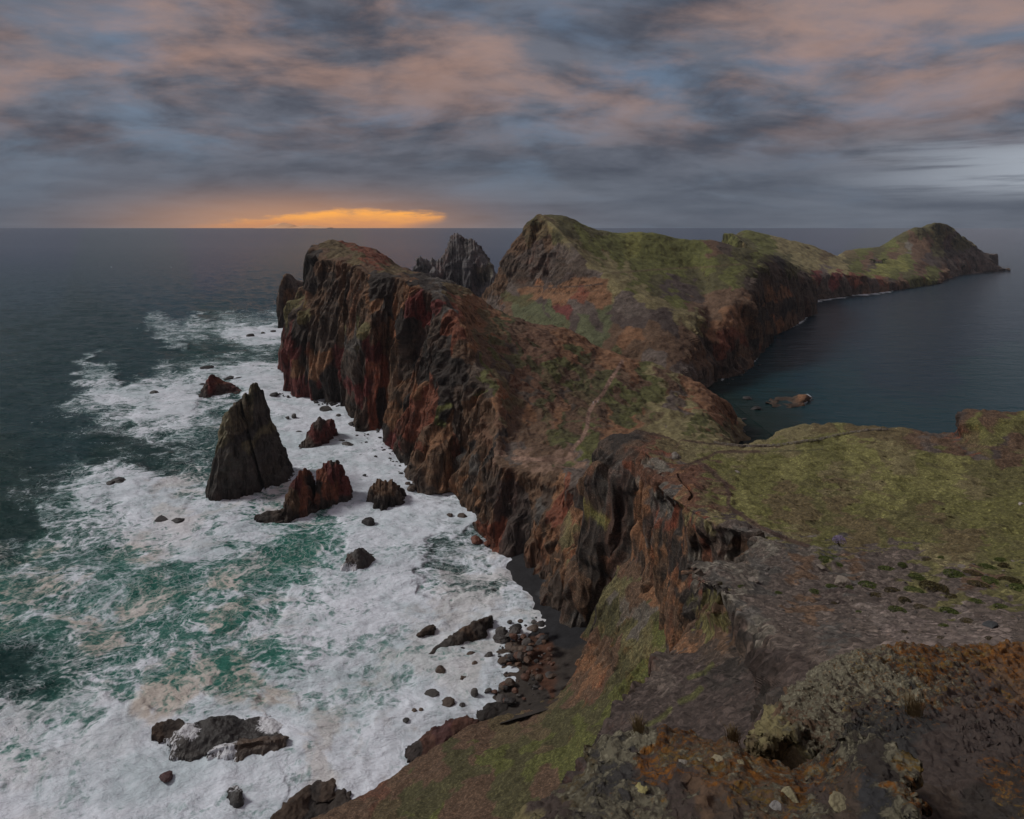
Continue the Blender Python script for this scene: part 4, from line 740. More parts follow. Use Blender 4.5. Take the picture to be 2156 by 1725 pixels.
for a in [
 (427,777,34,'dark rock in foam farthest from the shore, above the dark red pyramid stack',BLK,.4),
 (480,799,20,'black rock on the far side of the dark red pyramid stack',BLK,.7),
 (504,796,18,'thin low rock right of the dark red pyramid stack',BLK,.3),
 (424,811,11,'tiny rock touching the upper left of the dark red pyramid stack',BLK,.7),
 (324,831,20,'small pointed rock alone in the middle of the far foam patch',BLK,.9),
 (228,1022,26,'low black rock at the left end of the white breaker on the left',BLK,.5),
 (250,1018,38,'longer black rock in the middle of the left breaker',BLK,.55),
 (279,1013,12,'tiny rock at the right end of the left breaker',BLK,.5),
 (334,1098,38,'flat black rock, left one of the pair below the pillar in foam',BLK,.35),
 (373,1098,28,'flat black rock, right one of the pair below the pillar in foam',BLK,.4),
 (527,709,18,'dark rock in the far white surf near the pointed stack',BLK,.6),
 (553,702,8,'tiny rock between two others in the far white surf',BLK,.7),
 (575,700,15,'angular rock in the far surf nearest the headland',BLK,.7),
 (577,834,20,'dark rock in the foam right of the pillar tip',BLK,.6),
 (605,882,11,'left one of two small rocks in foam right of the pillar',GRY,1.),
 (619,880,12,'right one of two small rocks in foam right of the pillar',GRY,1.2),
 (627,910,13,'low flat rock left above the small red stack',BLK,.4),
 (682,866,32,'grey double rock in foam below the headland cave',GRY,.7),
 (713,876,12,'small rock right of the grey double rock',GRY,.6),
 (739,896,14,'leaning rock at the foot of the headland buttress',GRY,1.1),
 (732,938,26,'flat oblong rock right of the small red stack',GRY,.4),
 (720,930,17,'low rock between the small red stack and the flat oblong rock',GRY,.5),
 (767,1002,9,'tiny dark rock alone above the squat dark stack',BLK,.7),
 (758,960,8,'tiny dark rock alone in open foam above the twin peaked stack',BLK,.6),
 (774,1108,32,'black rock in the foam below the squat dark stack',BLK,.8),
 (948,1087,16,'oval rock in the wash by the black beach',BRN,.7),
 (973,1090,20,'brown oval rock touching the black beach',BRN,.6),
 (896,1108,9,'tiny dark rock in the wash left of the black beach',BLK,.9),
 (1004,1142,27,'reddish boulder at the edge of the black beach',RED,.8),
 (1026,1148,15,'smaller reddish boulder beside the reddish beach edge boulder',RED,.9),
 (929,1420,24,'brown pointed boulder in foam below the long black ridge',BRN,1.1),
 (993,1385,22,'oblong boulder just below the long black ridge',BRN,.7),
 (997,1405,17,'upright boulder with foam on it, second below the long ridge',BRN,1.1),
 (975,1436,26,'brown wedge boulder in the middle of the boulder scatter',BRN,.75),
 (1018,1428,19,'square dark boulder near the rubble shore',BRN,.8),
 (1000,1466,18,'upright block shaped boulder in foam',GRY,1.3),
 (908,1466,30,'long flat half drowned rock left of the boulders',GRY,.35),
 (940,1490,34,'broad brown boulder lowest in the scatter',BRN,.6),
 (973,1490,13,'small dark rock right of the broad brown boulder',BLK,1.),
 (873,1502,15,'dark rock in the leftmost small cluster of the scatter',BRN,.8),
 (887,1499,11,'small pointed rock at the right of the leftmost cluster',BRN,1.),
 (855,1519,17,'low dark rock lowest in the leftmost cluster',BLK,.5),
 (973,1370,13,'small dark rock against the lower side of the long ridge',BLK,.7),
 (945,1440,11,'small dark rock left of the brown wedge boulder',BLK,.6),
 (1028,1384,19,'grey boulder at the edge of the rubble shore',GRY,.8),
 (1084,1334,24,'dark block boulder at the top of the rubble shore',GRY,.9),
 (1058,1350,38,'long low dark boulder at the top of the rubble shore',GRY,.5),
 (1073,1312,11,'small round boulder in foam above the rubble shore',GRY,.9),
 (1028,1458,14,'dark boulder beside the upright block boulder',GRY,.9),
 (346,1642,30,'reddish black rock in foam below the largest black rock',(.05,.025,.025),.5),
 (1576,841,20,'oval dark rock nearest the bay shore',BLK,.5),
 (1592,863,22,'dark rock in the middle of the shallow bay',BLK,.6),
 (1567,884,11,'small dark rock in the shallow bay near its beach',BLK,.6),
 (1566,912,12,'small dark rock by the meadow edge in the shallow bay',BLK,.7)]:
    rock_at(a[0], a[1], a[2], a[3], None, a[5], a[4], big=a[2] > 24)
o = stack([(480,1672,1676),(486,1668,1678),(492,1667,1688),(500,1664,1692),(506,1664,1690),(511,1668,1686)], 2.5, [(495,1680,'K')], 50, 40, name='rock', mat=M_wash, cliff=.2, hi=.02, wash=lambda p: sst(-proj(p)[1], -1676, -1664) * .6)
tag(o, 'small black triangular rock in foam at the bottom', 'rock')

# rubble shore and the boulder fringe of the headland
def scatter(poly, n, wr, label, group, cols, zf=0.0, h=(.6, 1.0)):
    k = 0
    us = [q[0] for q in poly]; vs = [q[1] for q in poly]
    while k < n:
        u = random.uniform(min(us), max(us)); v = random.uniform(min(vs), max(vs))
        ins = False; j = len(poly) - 1
        for i in range(len(poly)):
            if (poly[i][1] > v) != (poly[j][1] > v) and u < (poly[j][0]-poly[i][0])*(v-poly[i][1])/(poly[j][1]-poly[i][1])+poly[i][0]: ins = not ins
            j = i
        if not ins: continue
        w = wr[0] + (wr[1] - wr[0]) * random.random() ** 2.5
        rock_at(u, v, w, label(u, v, w) if callable(label) else label, group, random.uniform(*h), random.choice(cols), zg=zf(u, v) if callable(zf) else zf); k += 1
zr = lambda u, v: max(0, min(6.0, (u - 1045 - 0.06 * abs(v - 1420)) * 0.055))
scatter([(1050,1330),(1100,1300),(1135,1305),(1150,1350),(1170,1420),(1130,1470),(1060,1490),(1040,1460),(1048,1400)], 95, (4, 26), lambda u, v, w: ('large ' if w > 14 else 'small ') + 'dark boulder of the rubble shore, ' + ('by the end of the black beach' if v < 1345 else 'against the foot of the green slope' if v > 1450 else 'by the white surf edge' if u < 1080 else 'inland in the middle of the rubble'), 'boulders of the rubble shore', [GRY, BLK, BRN, (.09, .045, .03)], zr)
scatter([(1080,1370),(1160,1330),(1165,1400),(1100,1440)], 26, (5, 22), lambda u, v, w: ('large ' if w > 15 else 'small ') + 'rust coloured boulder in the rubble, ' + ('nearer the surf' if u < 1120 else 'nearer the dark sand'), 'rusty boulders of the rubble shore', [(.085,.045,.032), (.095,.055,.035), (.06,.045,.038)], zr)
scatter([(1018,1380),(1055,1360),(1060,1480),(1015,1470)], 24, (4, 9), 'small black stone at the foaming edge of the rubble shore', 'stones at the rubble edge', [BLK, GRY])
scatter([(1115,1290),(1135,1280),(1150,1320),(1120,1340)], 16, (4, 8), 'small black stone where the beach ends at the rubble', 'stones at the beach end', [BLK])
scatter([(790,905),(815,905),(850,960),(870,1010),(850,1015),(830,985),(800,940)], 34, (4, 12), 'dark shore rock at the foot of the red headland cliffs', 'rocks along the headland foot', [BLK, GRY])
scatter([(740,915),(790,905),(830,980),(800,975)], 14, (3, 8), 'small dark rock awash near the headland foot', 'rocks awash by the headland', [BLK])
scatter([(850,1015),(940,1025),(945,1045),(860,1035)], 18, (8, 20), 'grey boulder between the headland foot and the black beach', 'boulders left of the black beach', [GRY, BRN])
scatter([(645,840),(745,852),(745,862),(660,856)], 22, (4, 13), 'dark rock at the mouth of the headland cave', 'rocks at the headland cave', [BLK])
scatter([(590,825),(612,830),(610,838),(585,832)], 6, (4, 9), 'dark rock at the left foot of the headland', 'rocks at the headland tip', [BLK])
scatter([(1522,800),(1560,790),(1600,760),(1600,770),(1560,795),(1530,812)], 14, (4, 10), lambda u, v, w: ('larger ' if w > 6 else 'tiny ') + 'dark shore rock under the calm bay cliffs, ' + ('near the bay beach' if u < 1560 else 'farther along'), 'rocks along the bay cliffs', [BLK])
scatter([(1600,735),(1640,700),(1700,668),(1704,672),(1640,705),(1606,745)], 14, (3, 8), 'dark shore rock under the farther cliffs of the bay', 'rocks along the farther bay cliffs', [BLK])

# ================================================================== BEACH
wl = [(930,1020),(950,1030),(985,1062),(1020,1112),(1045,1150),(1090,1208),(1122,1262),(1130,1300),(1098,1340),(1066,1378),(1050,1420),(1056,1470),(1044,1500),(1005,1530)]
bk = [(985,1000),(1000,1015),(1035,1050),(1080,1080),(1120,1120),(1170,1170),(1220,1220),(1260,1270),(1290,1310),(1300,1350),(1280,1400),(1230,1450),(1160,1490),(1080,1520)]
ribs = []
for (a, b), (c, d) in zip(wl, bk):
    p0 = S(a, b); p1 = S(c, d, 4.0)
    t = lambda k, z: ('w', p0[0] + (p1[0] - p0[0]) * k, p0[1] + (p1[1] - p0[1]) * k, z)
    ribs.append([t(-.4, -2.5), t(0, 0.0), t(.25, .9), t(.6, 2.3), t(1, 4.5), t(1.3, 6)])
g = loft(ribs, 220, 90); g, _ = roughen(g, cliff=.03, soft=.02, lo=.002, hi=.02)
p = g.reshape(-1, 3)
cb = paint(p, [(1000,1060,'D'),(1060,1150,'D'),(1120,1220,'D'),(1150,1280,'D'),(1200,1340,'D'),(1140,1320,'D'),(1100,1400,'k'),(1130,1380,(.085,.04,.025)),(1150,1400,(.085,.04,.025)),(1090,1440,'K'),(1180,1400,'K'),(1220,1380,'K'),(1160,1240,(.06,.06,.062)),(1070,1470,'K')], 8, 14)
struct(grid_mesh('beach', g, cb, M_rock))

# ================================================================== GREEN SLOPE running down to the surf
ribs = [
 [U(500,1800),(700,1850,120),(900,1900,108),(1100,1960,98),(1250,2000,90),(1400,2050,80)],
 [U(560,1762),(700,1780,121),(860,1810,112),(1020,1840,102),(1180,1880,92),(1340,1900,82)],
 [U(660,1722),(780,1735,127),(910,1750,118),(1050,1770,108),(1200,1800,98),(1350,1830,88)],
 [U(745,1686),(850,1690,133),(970,1700,124),(1090,1710,115),(1220,1740,104),(1370,1770,92)],
 [U(862,1608),(960,1604,141),(1080,1602,133),(1190,1600,126),(1290,1600,116),(1410,1630,102)],
 [U(930,1562),(1020,1560,149),(1110,1555,142),(1200,1545,134),(1300,1535,124),(1420,1540,110)],
 [U(1005,1522),(1080,1522,157),(1160,1510,149),(1240,1495,140),(1330,1475,130),(1430,1460,118)],
 [('z',1150,1478,0),(1190,1462,163),(1238,1420,155),(1290,1400,146),(1350,1380,136),(1440,1370,125)],
 [('z',1215,1400,0),(1240,1350,178),(1265,1310,170),(1310,1290,158),(1370,1280,147),(1445,1270,135)],
 [('z',1248,1340,0),(1262,1290,190),(1285,1240,180),(1330,1200,170),(1380,1180,160),(1440,1170,150)],
 [('z',1300,1300,0),(1310,1230,196),(1320,1180,188),(1345,1140,178),(1385,1120,166),(1440,1120,155)],
]
for r in ribs:
    b = resolve([r[0]])[0]; r.insert(0, ('w', b[0] - 4, b[1] + 1, -6))
keysG = [(600,1720,'b'),(700,1700,'b'),(750,1690,'b'),(800,1700,'B'),(850,1640,'b'),(900,1610,'b'),(880,1680,'g'),(900,1720,'G'),(940,1640,'g'),(980,1600,'g'),(960,1690,'b'),(1000,1570,'b'),(1000,1650,'b'),(1040,1600,'G'),(1060,1540,'B'),(1080,1640,'g'),(1040,1700,'b'),(1100,1580,'g'),(1120,1530,'B'),(1150,1600,'G'),(1150,1660,'b'),(1180,1540,'g'),(1200,1600,'G'),(1200,1490,'g'),(1230,1540,'G'),(1250,1580,'G'),(1260,1500,'g'),(1290,1450,'g'),(1300,1500,'G'),(1320,1400,'g'),(1340,1440,'G'),(1380,1400,'G'),(1400,1340,'G'),(1300,1350,'Y'),(1280,1300,'g'),(1310,1290,(.12,.105,.085)),(1330,1330,(.12,.105,.085)),(1350,1290,(.12,.105,.085)),(1340,1370,'Y'),(1370,1330,'Y'),(1300,1240,'Y'),(1330,1250,'b'),(1380,1250,'O'),(1390,1300,'g'),(1240,1400,'O'),(1200,1450,'b'),(1230,1450,'b'),(1260,1360,'b'),(1270,1420,'b'),(1220,1430,'O'),(1340,1200,'b'),(1350,1160,'R'),(1370,1180,'P'),(1170,1480,'B'),(1100,1515,'b'),(1060,1660,'g'),(820,1650,'b'),(780,1680,(.13,.065,.042))]
land('slope', ribs, 420, 420, keysG, M_turf, sigma=6, warp=26, aniso=.8, cliff=.2, soft=.10, hi=.05)

# ================================================================== NEAR CLIFF, MEADOW AND STONY GROUND
def rt(row): return row
ribs = [
 [('w',20,262,-4),('w',35,262,0),('w',45,262,8),('w',60,262,20),('w',75,262,26),('w',95,265,20),('w',130,262,6),('w',150,262,-3),('w',190,285,-3),('w',230,275,-3),('w',260,265,-3),('w',280,262,-3),('w',320,260,-3),('w',500,260,-3)],
 [U(1150,1270),(1190,1180,214),(1220,1060,213),(1243,975,214),(1290,935,216),(1345,922,218),(1450,940,222),('w',82,225,40),('w',115,240,42),('w',135,232,43),('w',150,222,44),('w',158,212,52),('w',172,210,54),('w',300,205,54)],
 [U(1165,1290),(1200,1180,207),(1225,1060,206),(1243,962,206),(1285,922,207),(1345,913,208),(1450,928,212),(1560,936,212),(1700,896,225),(1900,905,215),(2008,912,205),(2030,868,200),(2156,872,195),(2500,880,190)],
 [U(1185,1320),(1215,1190,201),(1240,1070,200),(1258,975,199),(1300,925,200),(1355,920,198),(1450,940,198),(1560,948,198),(1700,915,208),(1900,920,200),(2015,925,193),(2050,885,190),(2160,885,186),(2500,890,182)],
 [U(1200,1335),(1235,1200,194),(1262,1080,193),(1278,985,192),(1316,930,194),(1365,930,190),(1450,955,185),(1560,965,182),(1700,940,190),(1900,940,185),(2040,945,180),(2100,930,178),(2200,925,178),(2500,920,175)],
 [U(1225,1340),(1290,1210,188),(1322,1100,184),(1338,1000,180),(1352,945,182),(1385,950,178),(1460,970,172),(1560,982,170),(1700,962,174),(1900,962,172),(2040,965,170),(2110,960,168),(2200,955,168),(2500,950,166)],
 [(1270,1340,182),(1310,1200,178),(1335,1100,174),(1352,1010,172),(1368,958,171),(1400,968,168),(1470,985,160),(1560,1000,158),(1700,985,160),(1900,985,160),(2030,985,160),(2110,985,160),(2200,980,160),(2500,980,160)],
 [(1330,1340,166),(1350,1230,163),(1362,1120,160),(1370,1045,158),(1378,1008,152),(1440,1005,146),(1500,1020,140),(1600,1040,136),(1700,1040,136),(1900,1040,135),(2030,1040,135),(2110,1040,135),(2200,1040,135),(2500,1040,135)],
 [(1390,1400,148),(1398,1290,146),(1408,1180,143),(1416,1100,138),(1400,1040,130),(1470,1040,126),(1540,1060,123),(1620,1068,121),(1720,1070,121),(1900,1068,121),(2030,1068,121),(2110,1068,121),(2200,1068,121),(2500,1068,121)],
 [(1405,1480,140),(1408,1340,138),(1418,1210,134),(1426,1120,130),(1446,1070,120),(1500,1070,118),(1560,1085,115),(1650,1095,113),(1750,1098,112),(1900,1096,111),(2030,1095,111),(2110,1095,111),(2200,1095,111),(2500,1090,111)],
 [(1430,1560,118),(1432,1350,116),(1445,1240,113),(1460,1140,110),(1480,1090,106),(1525,1092,104),(1600,1112,100),(1720,1140,94),(1800,1146,93),(1900,1146,92),(2030,1146,92),(2110,1146,92),(2200,1146,92),(2500,1146,92)],
 [(1450,1580,106),(1455,1360,103),(1488,1255,103),(1505,1180,103),(1498,1102,96),(1550,1098,94),(1625,1128,91),(1720,1152,87),(1800,1157,86),(1900,1158,85),(2030,1158,85),(2110,1158,85),(2200,1158,85),(2500,1158,85)],
 [(1460,1600,97),(1470,1360,94),(1520,1255,93),(1546,1205,93),(1590,1130,86),(1612,1140,84),(1660,1150,82),(1765,1163,78),(1850,1168,77),(1950,1172,76),(2050,1172,76),(2120,1172,76),(2200,1172,76),(2500,1172,76)],
 [(1455,1600,84),(1475,1370,80),(1530,1262,79),(1564,1202,79),(1592,1156,75),(1632,1147,74),(1700,1160,72),(1770,1176,70),(1850,1184,69),(1950,1187,68),(2050,1187,68),(2120,1187,68),(2200,1187,68),(2500,1187,68)],
 [(1440,1570,74),(1432,1380,70),(1490,1300,70),(1545,1226,70),(1572,1196,66),(1605,1192,65),(1640,1196,64.5),(1720,1204,62.5),(1850,1210,61.5),(1950,1212,61),(2050,1212,61),(2120,1212,61),(2200,1212,61),(2500,1214,60)],
 [(1425,1560,70),(1424,1378,66),(1474,1300,66),(1480,1236,65),(1457,1192,60.5),(1500,1184,61),(1600,1206,60),(1720,1222,58),(1850,1230,56),(1950,1232,55),(2050,1232,55),(2120,1232,55),(2200,1232,55),(2500,1232,54)],
 [(1400,1600,62),(1412,1398,58),(1470,1325,58),(1492,1255,58),(1466,1216,54.5),(1540,1222,54),(1625,1240,53),(1730,1250,51),(1850,1256,50),(1950,1258,49),(2050,1258,49),(2120,1258,49),(2200,1258,49),(2500,1258,48)],
 [(1380,1640,54),(1398,1420,50),(1482,1360,51),(1528,1290,51),(1516,1242,47.5),(1590,1262,46),(1660,1280,44),(1750,1285,42),(1850,1290,41),(1950,1290,40),(2050,1290,40),(2120,1290,40),(2200,1290,40),(2500,1290,40)],
 [(1290,1700,42),(1320,1488,38),(1460,1425,38),(1570,1375,37),(1592,1322,33.5),(1660,1325,31),(1720,1330,30),(1800,1335,29),(1900,1340,28),(2000,1335,28),(2060,1333,28),(2120,1332,28),(2200,1330,28),(2500,1330,28)],
 [(1220,1800,32),(1248,1600,27),(1410,1530,26),(1600,1450,25),(1655,1395,21.5),(1710,1402,20),(1770,1385,19),(1850,1375,18.5),(1950,1365,18),(2050,1360,18),(2100,1358,18),(2150,1356,18),(2220,1352,18),(2500,1350,18)],
 [(1100,2100,20),(1150,1900,16),(1400,1800,13),(1600,1680,12.5),(1750,1540,12.5),(1850,1490,12.5),(1950,1460,12.5),(2050,1450,12.5),(2100,1450,12.5),(2150,1450,12.5),(2200,1450,12.5),(2250,1450,12.5),(2300,1450,12.5),(2600,1440,12.5)],
 [('w',-2,9,104),('w',1,8,109),('w',2,7,112),('w',3,6.5,113.3),('w',4,6.2,113.6),('w',5,6,113.8),('w',6,6,113.9),('w',7,6,114),('w',8,6,114),('w',9,6,114),('w',10,6,114),('w',11,6,114),('w',12,6,114),('w',18,6,114)],
 [('w',-6,-2,104),('w',-3,-1.5,110),('w',-1,-1,114),('w',0,-1,116),('w',1,-1,116.5),('w',2,-1,116.6),('w',3,-1,116.6),('w',4,-1,116.6),('w',5,-1,116.6),('w',6,-1,116.6),('w',8,-1,116.6),('w',10,-1,116.6),('w',12,-1,116.6),('w',18,-1,116.6)],
]
RD = (.122, .062, .040)
keysN = [(1240,985,'b'),(1250,960,'K'),(1270,940,'k'),(1300,930,'K'),(1330,925,'k'),(1260,1000,'k'),(1280,980,'N'),(1300,970,'K'),(1320,960,'k'),(1310,1000,'N'),(1290,1020,'K'),(1260,1030,'N'),(1240,1040,'K'),(1325,1020,'K'),(1270,1060,'k'),(1300,1060,'K'),(1258,1080,(.138,.132,.048)),(1245,1100,'K'),(1280,1100,'k'),(1310,1090,'K'),(1220,1080,'O'),(1210,1120,'b'),(1230,1140,'K'),(1260,1140,'K'),(1290,1150,'K'),(1320,1140,'k'),(1200,1110,'T'),(1195,1160,'O'),(1190,1200,'b'),(1220,1180,'k'),(1250,1200,'K'),(1280,1190,'b'),(1300,1200,'k'),(1200,1240,'b'),(1180,1270,'k'),(1220,1250,'b'),(1250,1250,'k'),(1190,1300,'k'),(1230,1290,'b'),(1260,1290,'K'),(1210,1320,'N'),
 (1340,950,'k'),(1345,990,RD),(1355,940,RD),(1370,960,RD),(1365,1000,RD),(1345,1040,'O'),(1342,1090,'O'),(1345,1130,'O'),(1338,930,'b'),(1380,990,'W'),(1375,970,'W'),(1395,975,'W'),(1385,1000,'N'),(1400,960,'R'),(1410,975,'P'),(1365,1050,'P'),(1360,1100,'p'),(1375,1080,'N'),(1370,1130,'P'),(1390,1050,'N'),(1400,1060,'N'),(1385,1020,'W'),(1400,1090,'R'),(1400,1120,'b'),(1390,1160,'O'),(1400,1200,'b'),(1420,1090,'K'),(1418,1120,'K'),(1420,1160,'K'),(1405,1250,'b'),(1410,1300,'b'),(1425,1200,'K'),(1430,1230,'O'),
 (1400,1010,RD),(1420,1000,RD),(1440,995,RD),(1430,1020,'O'),(1440,1035,'O'),(1450,1020,RD),(1470,1010,RD),(1450,1050,RD),(1470,1050,RD),(1480,1035,(.130,.102,.052)),(1430,1060,'O'),(1445,1075,'T'),(1470,1080,'T'),(1455,1090,'R'),(1480,1100,'p'),(1450,1120,'b'),(1440,1150,'O'),(1460,1150,'k'),(1470,1180,'K'),(1450,1200,RD),(1470,1220,'R'),(1480,1140,'R'),(1500,1130,'P'),(1490,1160,RD),(1510,1160,'p'),(1530,1110,'P'),(1540,1140,'N'),(1560,1120,'P'),(1530,1170,'k'),(1550,1160,'b'),(1570,1130,'P'),(1430,1280,'O'),(1440,1320,'b'),(1430,1350,'O'),(1440,1250,'K'),(1455,1290,'K'),
 (1400,930,(.130,.102,.052)),(1440,930,'T'),(1500,935,'T'),(1550,940,'T'),(1420,945,(.130,.102,.052)),(1460,960,'T'),(1500,960,(.138,.132,.048)),(1560,955,'T'),(1600,945,'T'),(1650,925,'T'),(1700,910,'T'),(1740,900,(.130,.102,.052)),(1800,900,(.130,.102,.052)),(1780,912,(.190,.180,.068)),(1730,918,(.138,.132,.048)),(1840,910,(.130,.102,.052)),(1700,935,(.138,.132,.048)),(1640,950,(.138,.132,.048)),(1600,965,(.138,.132,.048)),(1540,975,(.138,.132,.048)),(1580,985,(.138,.132,.048)),(1650,980,(.190,.180,.068)),(1700,965,(.190,.180,.068)),(1750,950,(.138,.132,.048)),(1800,940,(.190,.180,.068)),(1820,960,(.190,.180,.068)),(1870,940,'T'),(1900,925,(.130,.102,.052)),(1930,930,'b'),(1960,935,'P'),(2000,940,'b'),(2030,900,'b'),(2020,890,'p'),(2040,875,'b'),(2025,910,'R'),(2060,890,(.138,.132,.048)),(2080,920,(.120,.110,.046)),(2100,880,'b'),(2110,900,(.138,.132,.048)),(2140,890,(.138,.132,.048)),(2150,920,(.120,.110,.046)),(2060,930,(.130,.102,.052)),(2100,945,'p'),(2050,945,'P'),(2130,950,'b'),(1980,960,(.120,.110,.046)),(1930,960,(.138,.132,.048)),(1900,980,'T'),(1860,980,(.190,.180,.068)),(1800,990,(.190,.180,.068)),(1780,1000,(.120,.110,.046)),(1840,1000,'T'),(1880,1010,(.190,.180,.068)),(1930,1000,(.190,.180,.068)),(1960,990,(.138,.132,.048)),(2000,980,(.190,.180,.068)),(2010,1010,(.190,.180,.068)),(1960,1020,(.190,.180,.068)),(1900,1035,(.138,.132,.048)),(1850,1030,(.190,.180,.068)),(1800,1020,'T'),(1760,1000,'T'),(1720,1000,(.138,.132,.048)),(1680,1010,(.138,.132,.048)),(1620,1005,(.138,.132,.048)),(1560,1000,(.138,.132,.048)),(1520,1000,(.120,.110,.046)),(1500,1000,'b'),(1510,985,(.138,.132,.048)),(1530,1020,'b'),(1550,1040,(.190,.180,.068)),(1600,1030,(.138,.132,.048)),(1650,1035,(.130,.102,.052)),(1700,1035,(.120,.110,.046)),(1760,1040,(.130,.102,.052)),(1820,1050,(.138,.132,.048)),(1870,1060,(.190,.180,.068)),(1930,1050,(.138,.132,.048)),(1990,1040,(.138,.132,.048)),(2050,1030,'T'),(2100,1010,(.120,.110,.046)),(2150,1000,(.120,.110,.046)),(2060,980,(.120,.110,.046)),(2120,975,'b'),(2150,1050,(.138,.132,.048)),(2100,1060,(.138,.132,.048)),(2050,1070,(.138,.132,.048)),(2000,1070,(.138,.132,.048)),(1500,1030,(.120,.110,.046)),(1520,1050,(.138,.132,.048)),(1490,1060,'b'),(1530,1080,'p'),(1510,1090,'T'),
 (1560,1070,(.190,.180,.068)),(1600,1070,(.138,.132,.048)),(1640,1060,(.130,.102,.052)),(1680,1070,(.130,.102,.052)),(1730,1075,(.120,.110,.046)),(1780,1080,(.130,.102,.052)),(1840,1085,(.120,.110,.046)),(1900,1090,(.120,.110,.046)),(1950,1090,(.130,.102,.052)),(2000,1100,(.120,.110,.046)),(2060,1100,(.138,.132,.048)),(2120,1090,(.138,.132,.048)),(1600,1100,'T'),(1640,1110,(.138,.132,.048)),(1700,1110,(.130,.102,.052)),(1760,1115,(.120,.110,.046)),(1820,1120,(.130,.102,.052)),(1880,1120,(.130,.102,.052)),(1940,1120,(.120,.110,.046)),(2000,1130,(.130,.102,.052)),(2060,1130,(.130,.102,.052)),(2120,1130,(.120,.110,.046)),(2150,1120,(.138,.132,.048)),(1660,1130,'T'),(1720,1135,(.138,.132,.048)),(1800,1140,(.130,.102,.052)),(1860,1145,(.120,.110,.046)),(1920,1150,(.138,.132,.048)),(2000,1155,(.130,.102,.052)),(2100,1150,(.138,.132,.048)),(2150,1160,(.120,.110,.046)),
 (1600,1150,'P'),(1640,1150,'P'),(1700,1160,'P'),(1760,1165,'N'),(1600,1175,'N'),(1640,1180,'P'),(1680,1190,'b'),(1700,1180,'P'),(1740,1180,(.120,.110,.046)),(1780,1175,'P'),(1830,1175,'P'),(1880,1175,'P'),(1930,1170,'P'),(1980,1170,'T'),(1800,1200,'b'),(1850,1195,'P'),(1900,1200,'P'),(1960,1190,(.120,.110,.046)),(2020,1180,'T'),(2080,1180,(.120,.110,.046)),(2140,1180,(.138,.132,.048)),(1740,1210,'P'),(1780,1225,'N'),(1820,1220,'P'),(1880,1225,'P'),(1940,1220,(.120,.110,.046)),(2000,1215,'P'),(2060,1215,'b'),(2120,1220,(.120,.110,.046)),(1462,1195,'W'),(1475,1190,'W'),(1500,1188,'W'),(1530,1194,'W'),(1560,1202,'W'),(1470,1210,'N'),(1500,1225,'N'),(1540,1255,'W'),(1480,1228,'W'),(1575,1290,'N'),(1600,1330,'W'),(1590,1140,'W'),(1620,1150,'W'),(1660,1155,'N'),(1700,1165,'W'),(1480,1190,'W'),(1520,1195,'N'),(1560,1200,'P'),(1500,1210,'P'),(1540,1220,'P'),(1600,1215,'N'),(1650,1230,'P'),(1700,1240,'P'),(1760,1255,'p'),(1820,1260,'P'),(1880,1255,'P'),(1940,1260,'P'),(2000,1250,(.120,.110,.046)),(2060,1250,'P'),(2120,1260,(.120,.110,.046)),(1490,1246,'K'),(1500,1262,(.120,.110,.046)),(1510,1290,'b'),(1540,1310,'k'),(1560,1330,'p'),(1570,1350,'K'),(1530,1350,'b'),(1530,1260,'P'),(1488,1290,(.120,.110,.046)),(1520,1310,(.120,.110,.046)),(1600,1270,'P'),(1640,1290,'P'),(1700,1290,'b'),(1680,1320,'P'),(1760,1300,'P'),(1840,1300,(.14,.115,.10)),(1900,1310,(.15,.12,.105)),(1960,1300,'P'),(2020,1310,(.14,.115,.10)),(2080,1290,'P'),(2140,1310,'P'),(1760,1330,'N'),(1820,1335,'P'),(1900,1335,(.15,.12,.105)),(2000,1335,(.15,.12,.105)),(2100,1335,(.15,.12,.105)),(1720,1370,'P'),(1680,1380,'p'),(1640,1350,'P'),(1620,1400,'p'),(1800,1365,'P'),
 (1460,1400,'p'),(1420,1380,'P'),(1500,1380,'k'),(1560,1370,'k'),(1440,1420,'p'),(1400,1440,'P'),(1480,1440,'K'),(1540,1420,'K'),(1480,1410,'p'),(1470,1450,'p'),(1380,1480,'p'),(1430,1490,'p'),(1500,1490,'p'),(1560,1470,'p'),(1340,1500,'p'),(1380,1520,'p'),(1440,1530,'p'),(1300,1560,'p'),(1260,1600,'p'),(1350,1560,'p'),(1400,1580,'p'),(1520,1540,'p'),(1600,1480,'K'),(1600,1440,'p'),(1580,1540,'p')]
path2 = [(1345,905),(1400,920),(1460,930),(1540,938),(1640,940)]
path3 = [(1600,951),(1550,951),(1510,952),(1492,962),(1468,971),(1435,986)]
path4 = [(1468,971),(1500,994),(1528,1018),(1535,1045),(1534,1066),(1560,1084),(1600,1110),(1650,1133),(1700,1150)]
path5 = [(2156,950),(2080,942),(2000,935),(1930,925)]
path6 = [(1600,951),(1680,949),(1730,946),(1736,936)]
def crack(g):        # the split in the red rock slab
    p = g.reshape(-1, 3); m = line_mask(p, [(1428,1000),(1434,1012),(1450,1028),(1458,1042),(1450,1052)], 2.2, 1.5); p[:, 2] -= 3.0 * m; return p.reshape(g.shape)
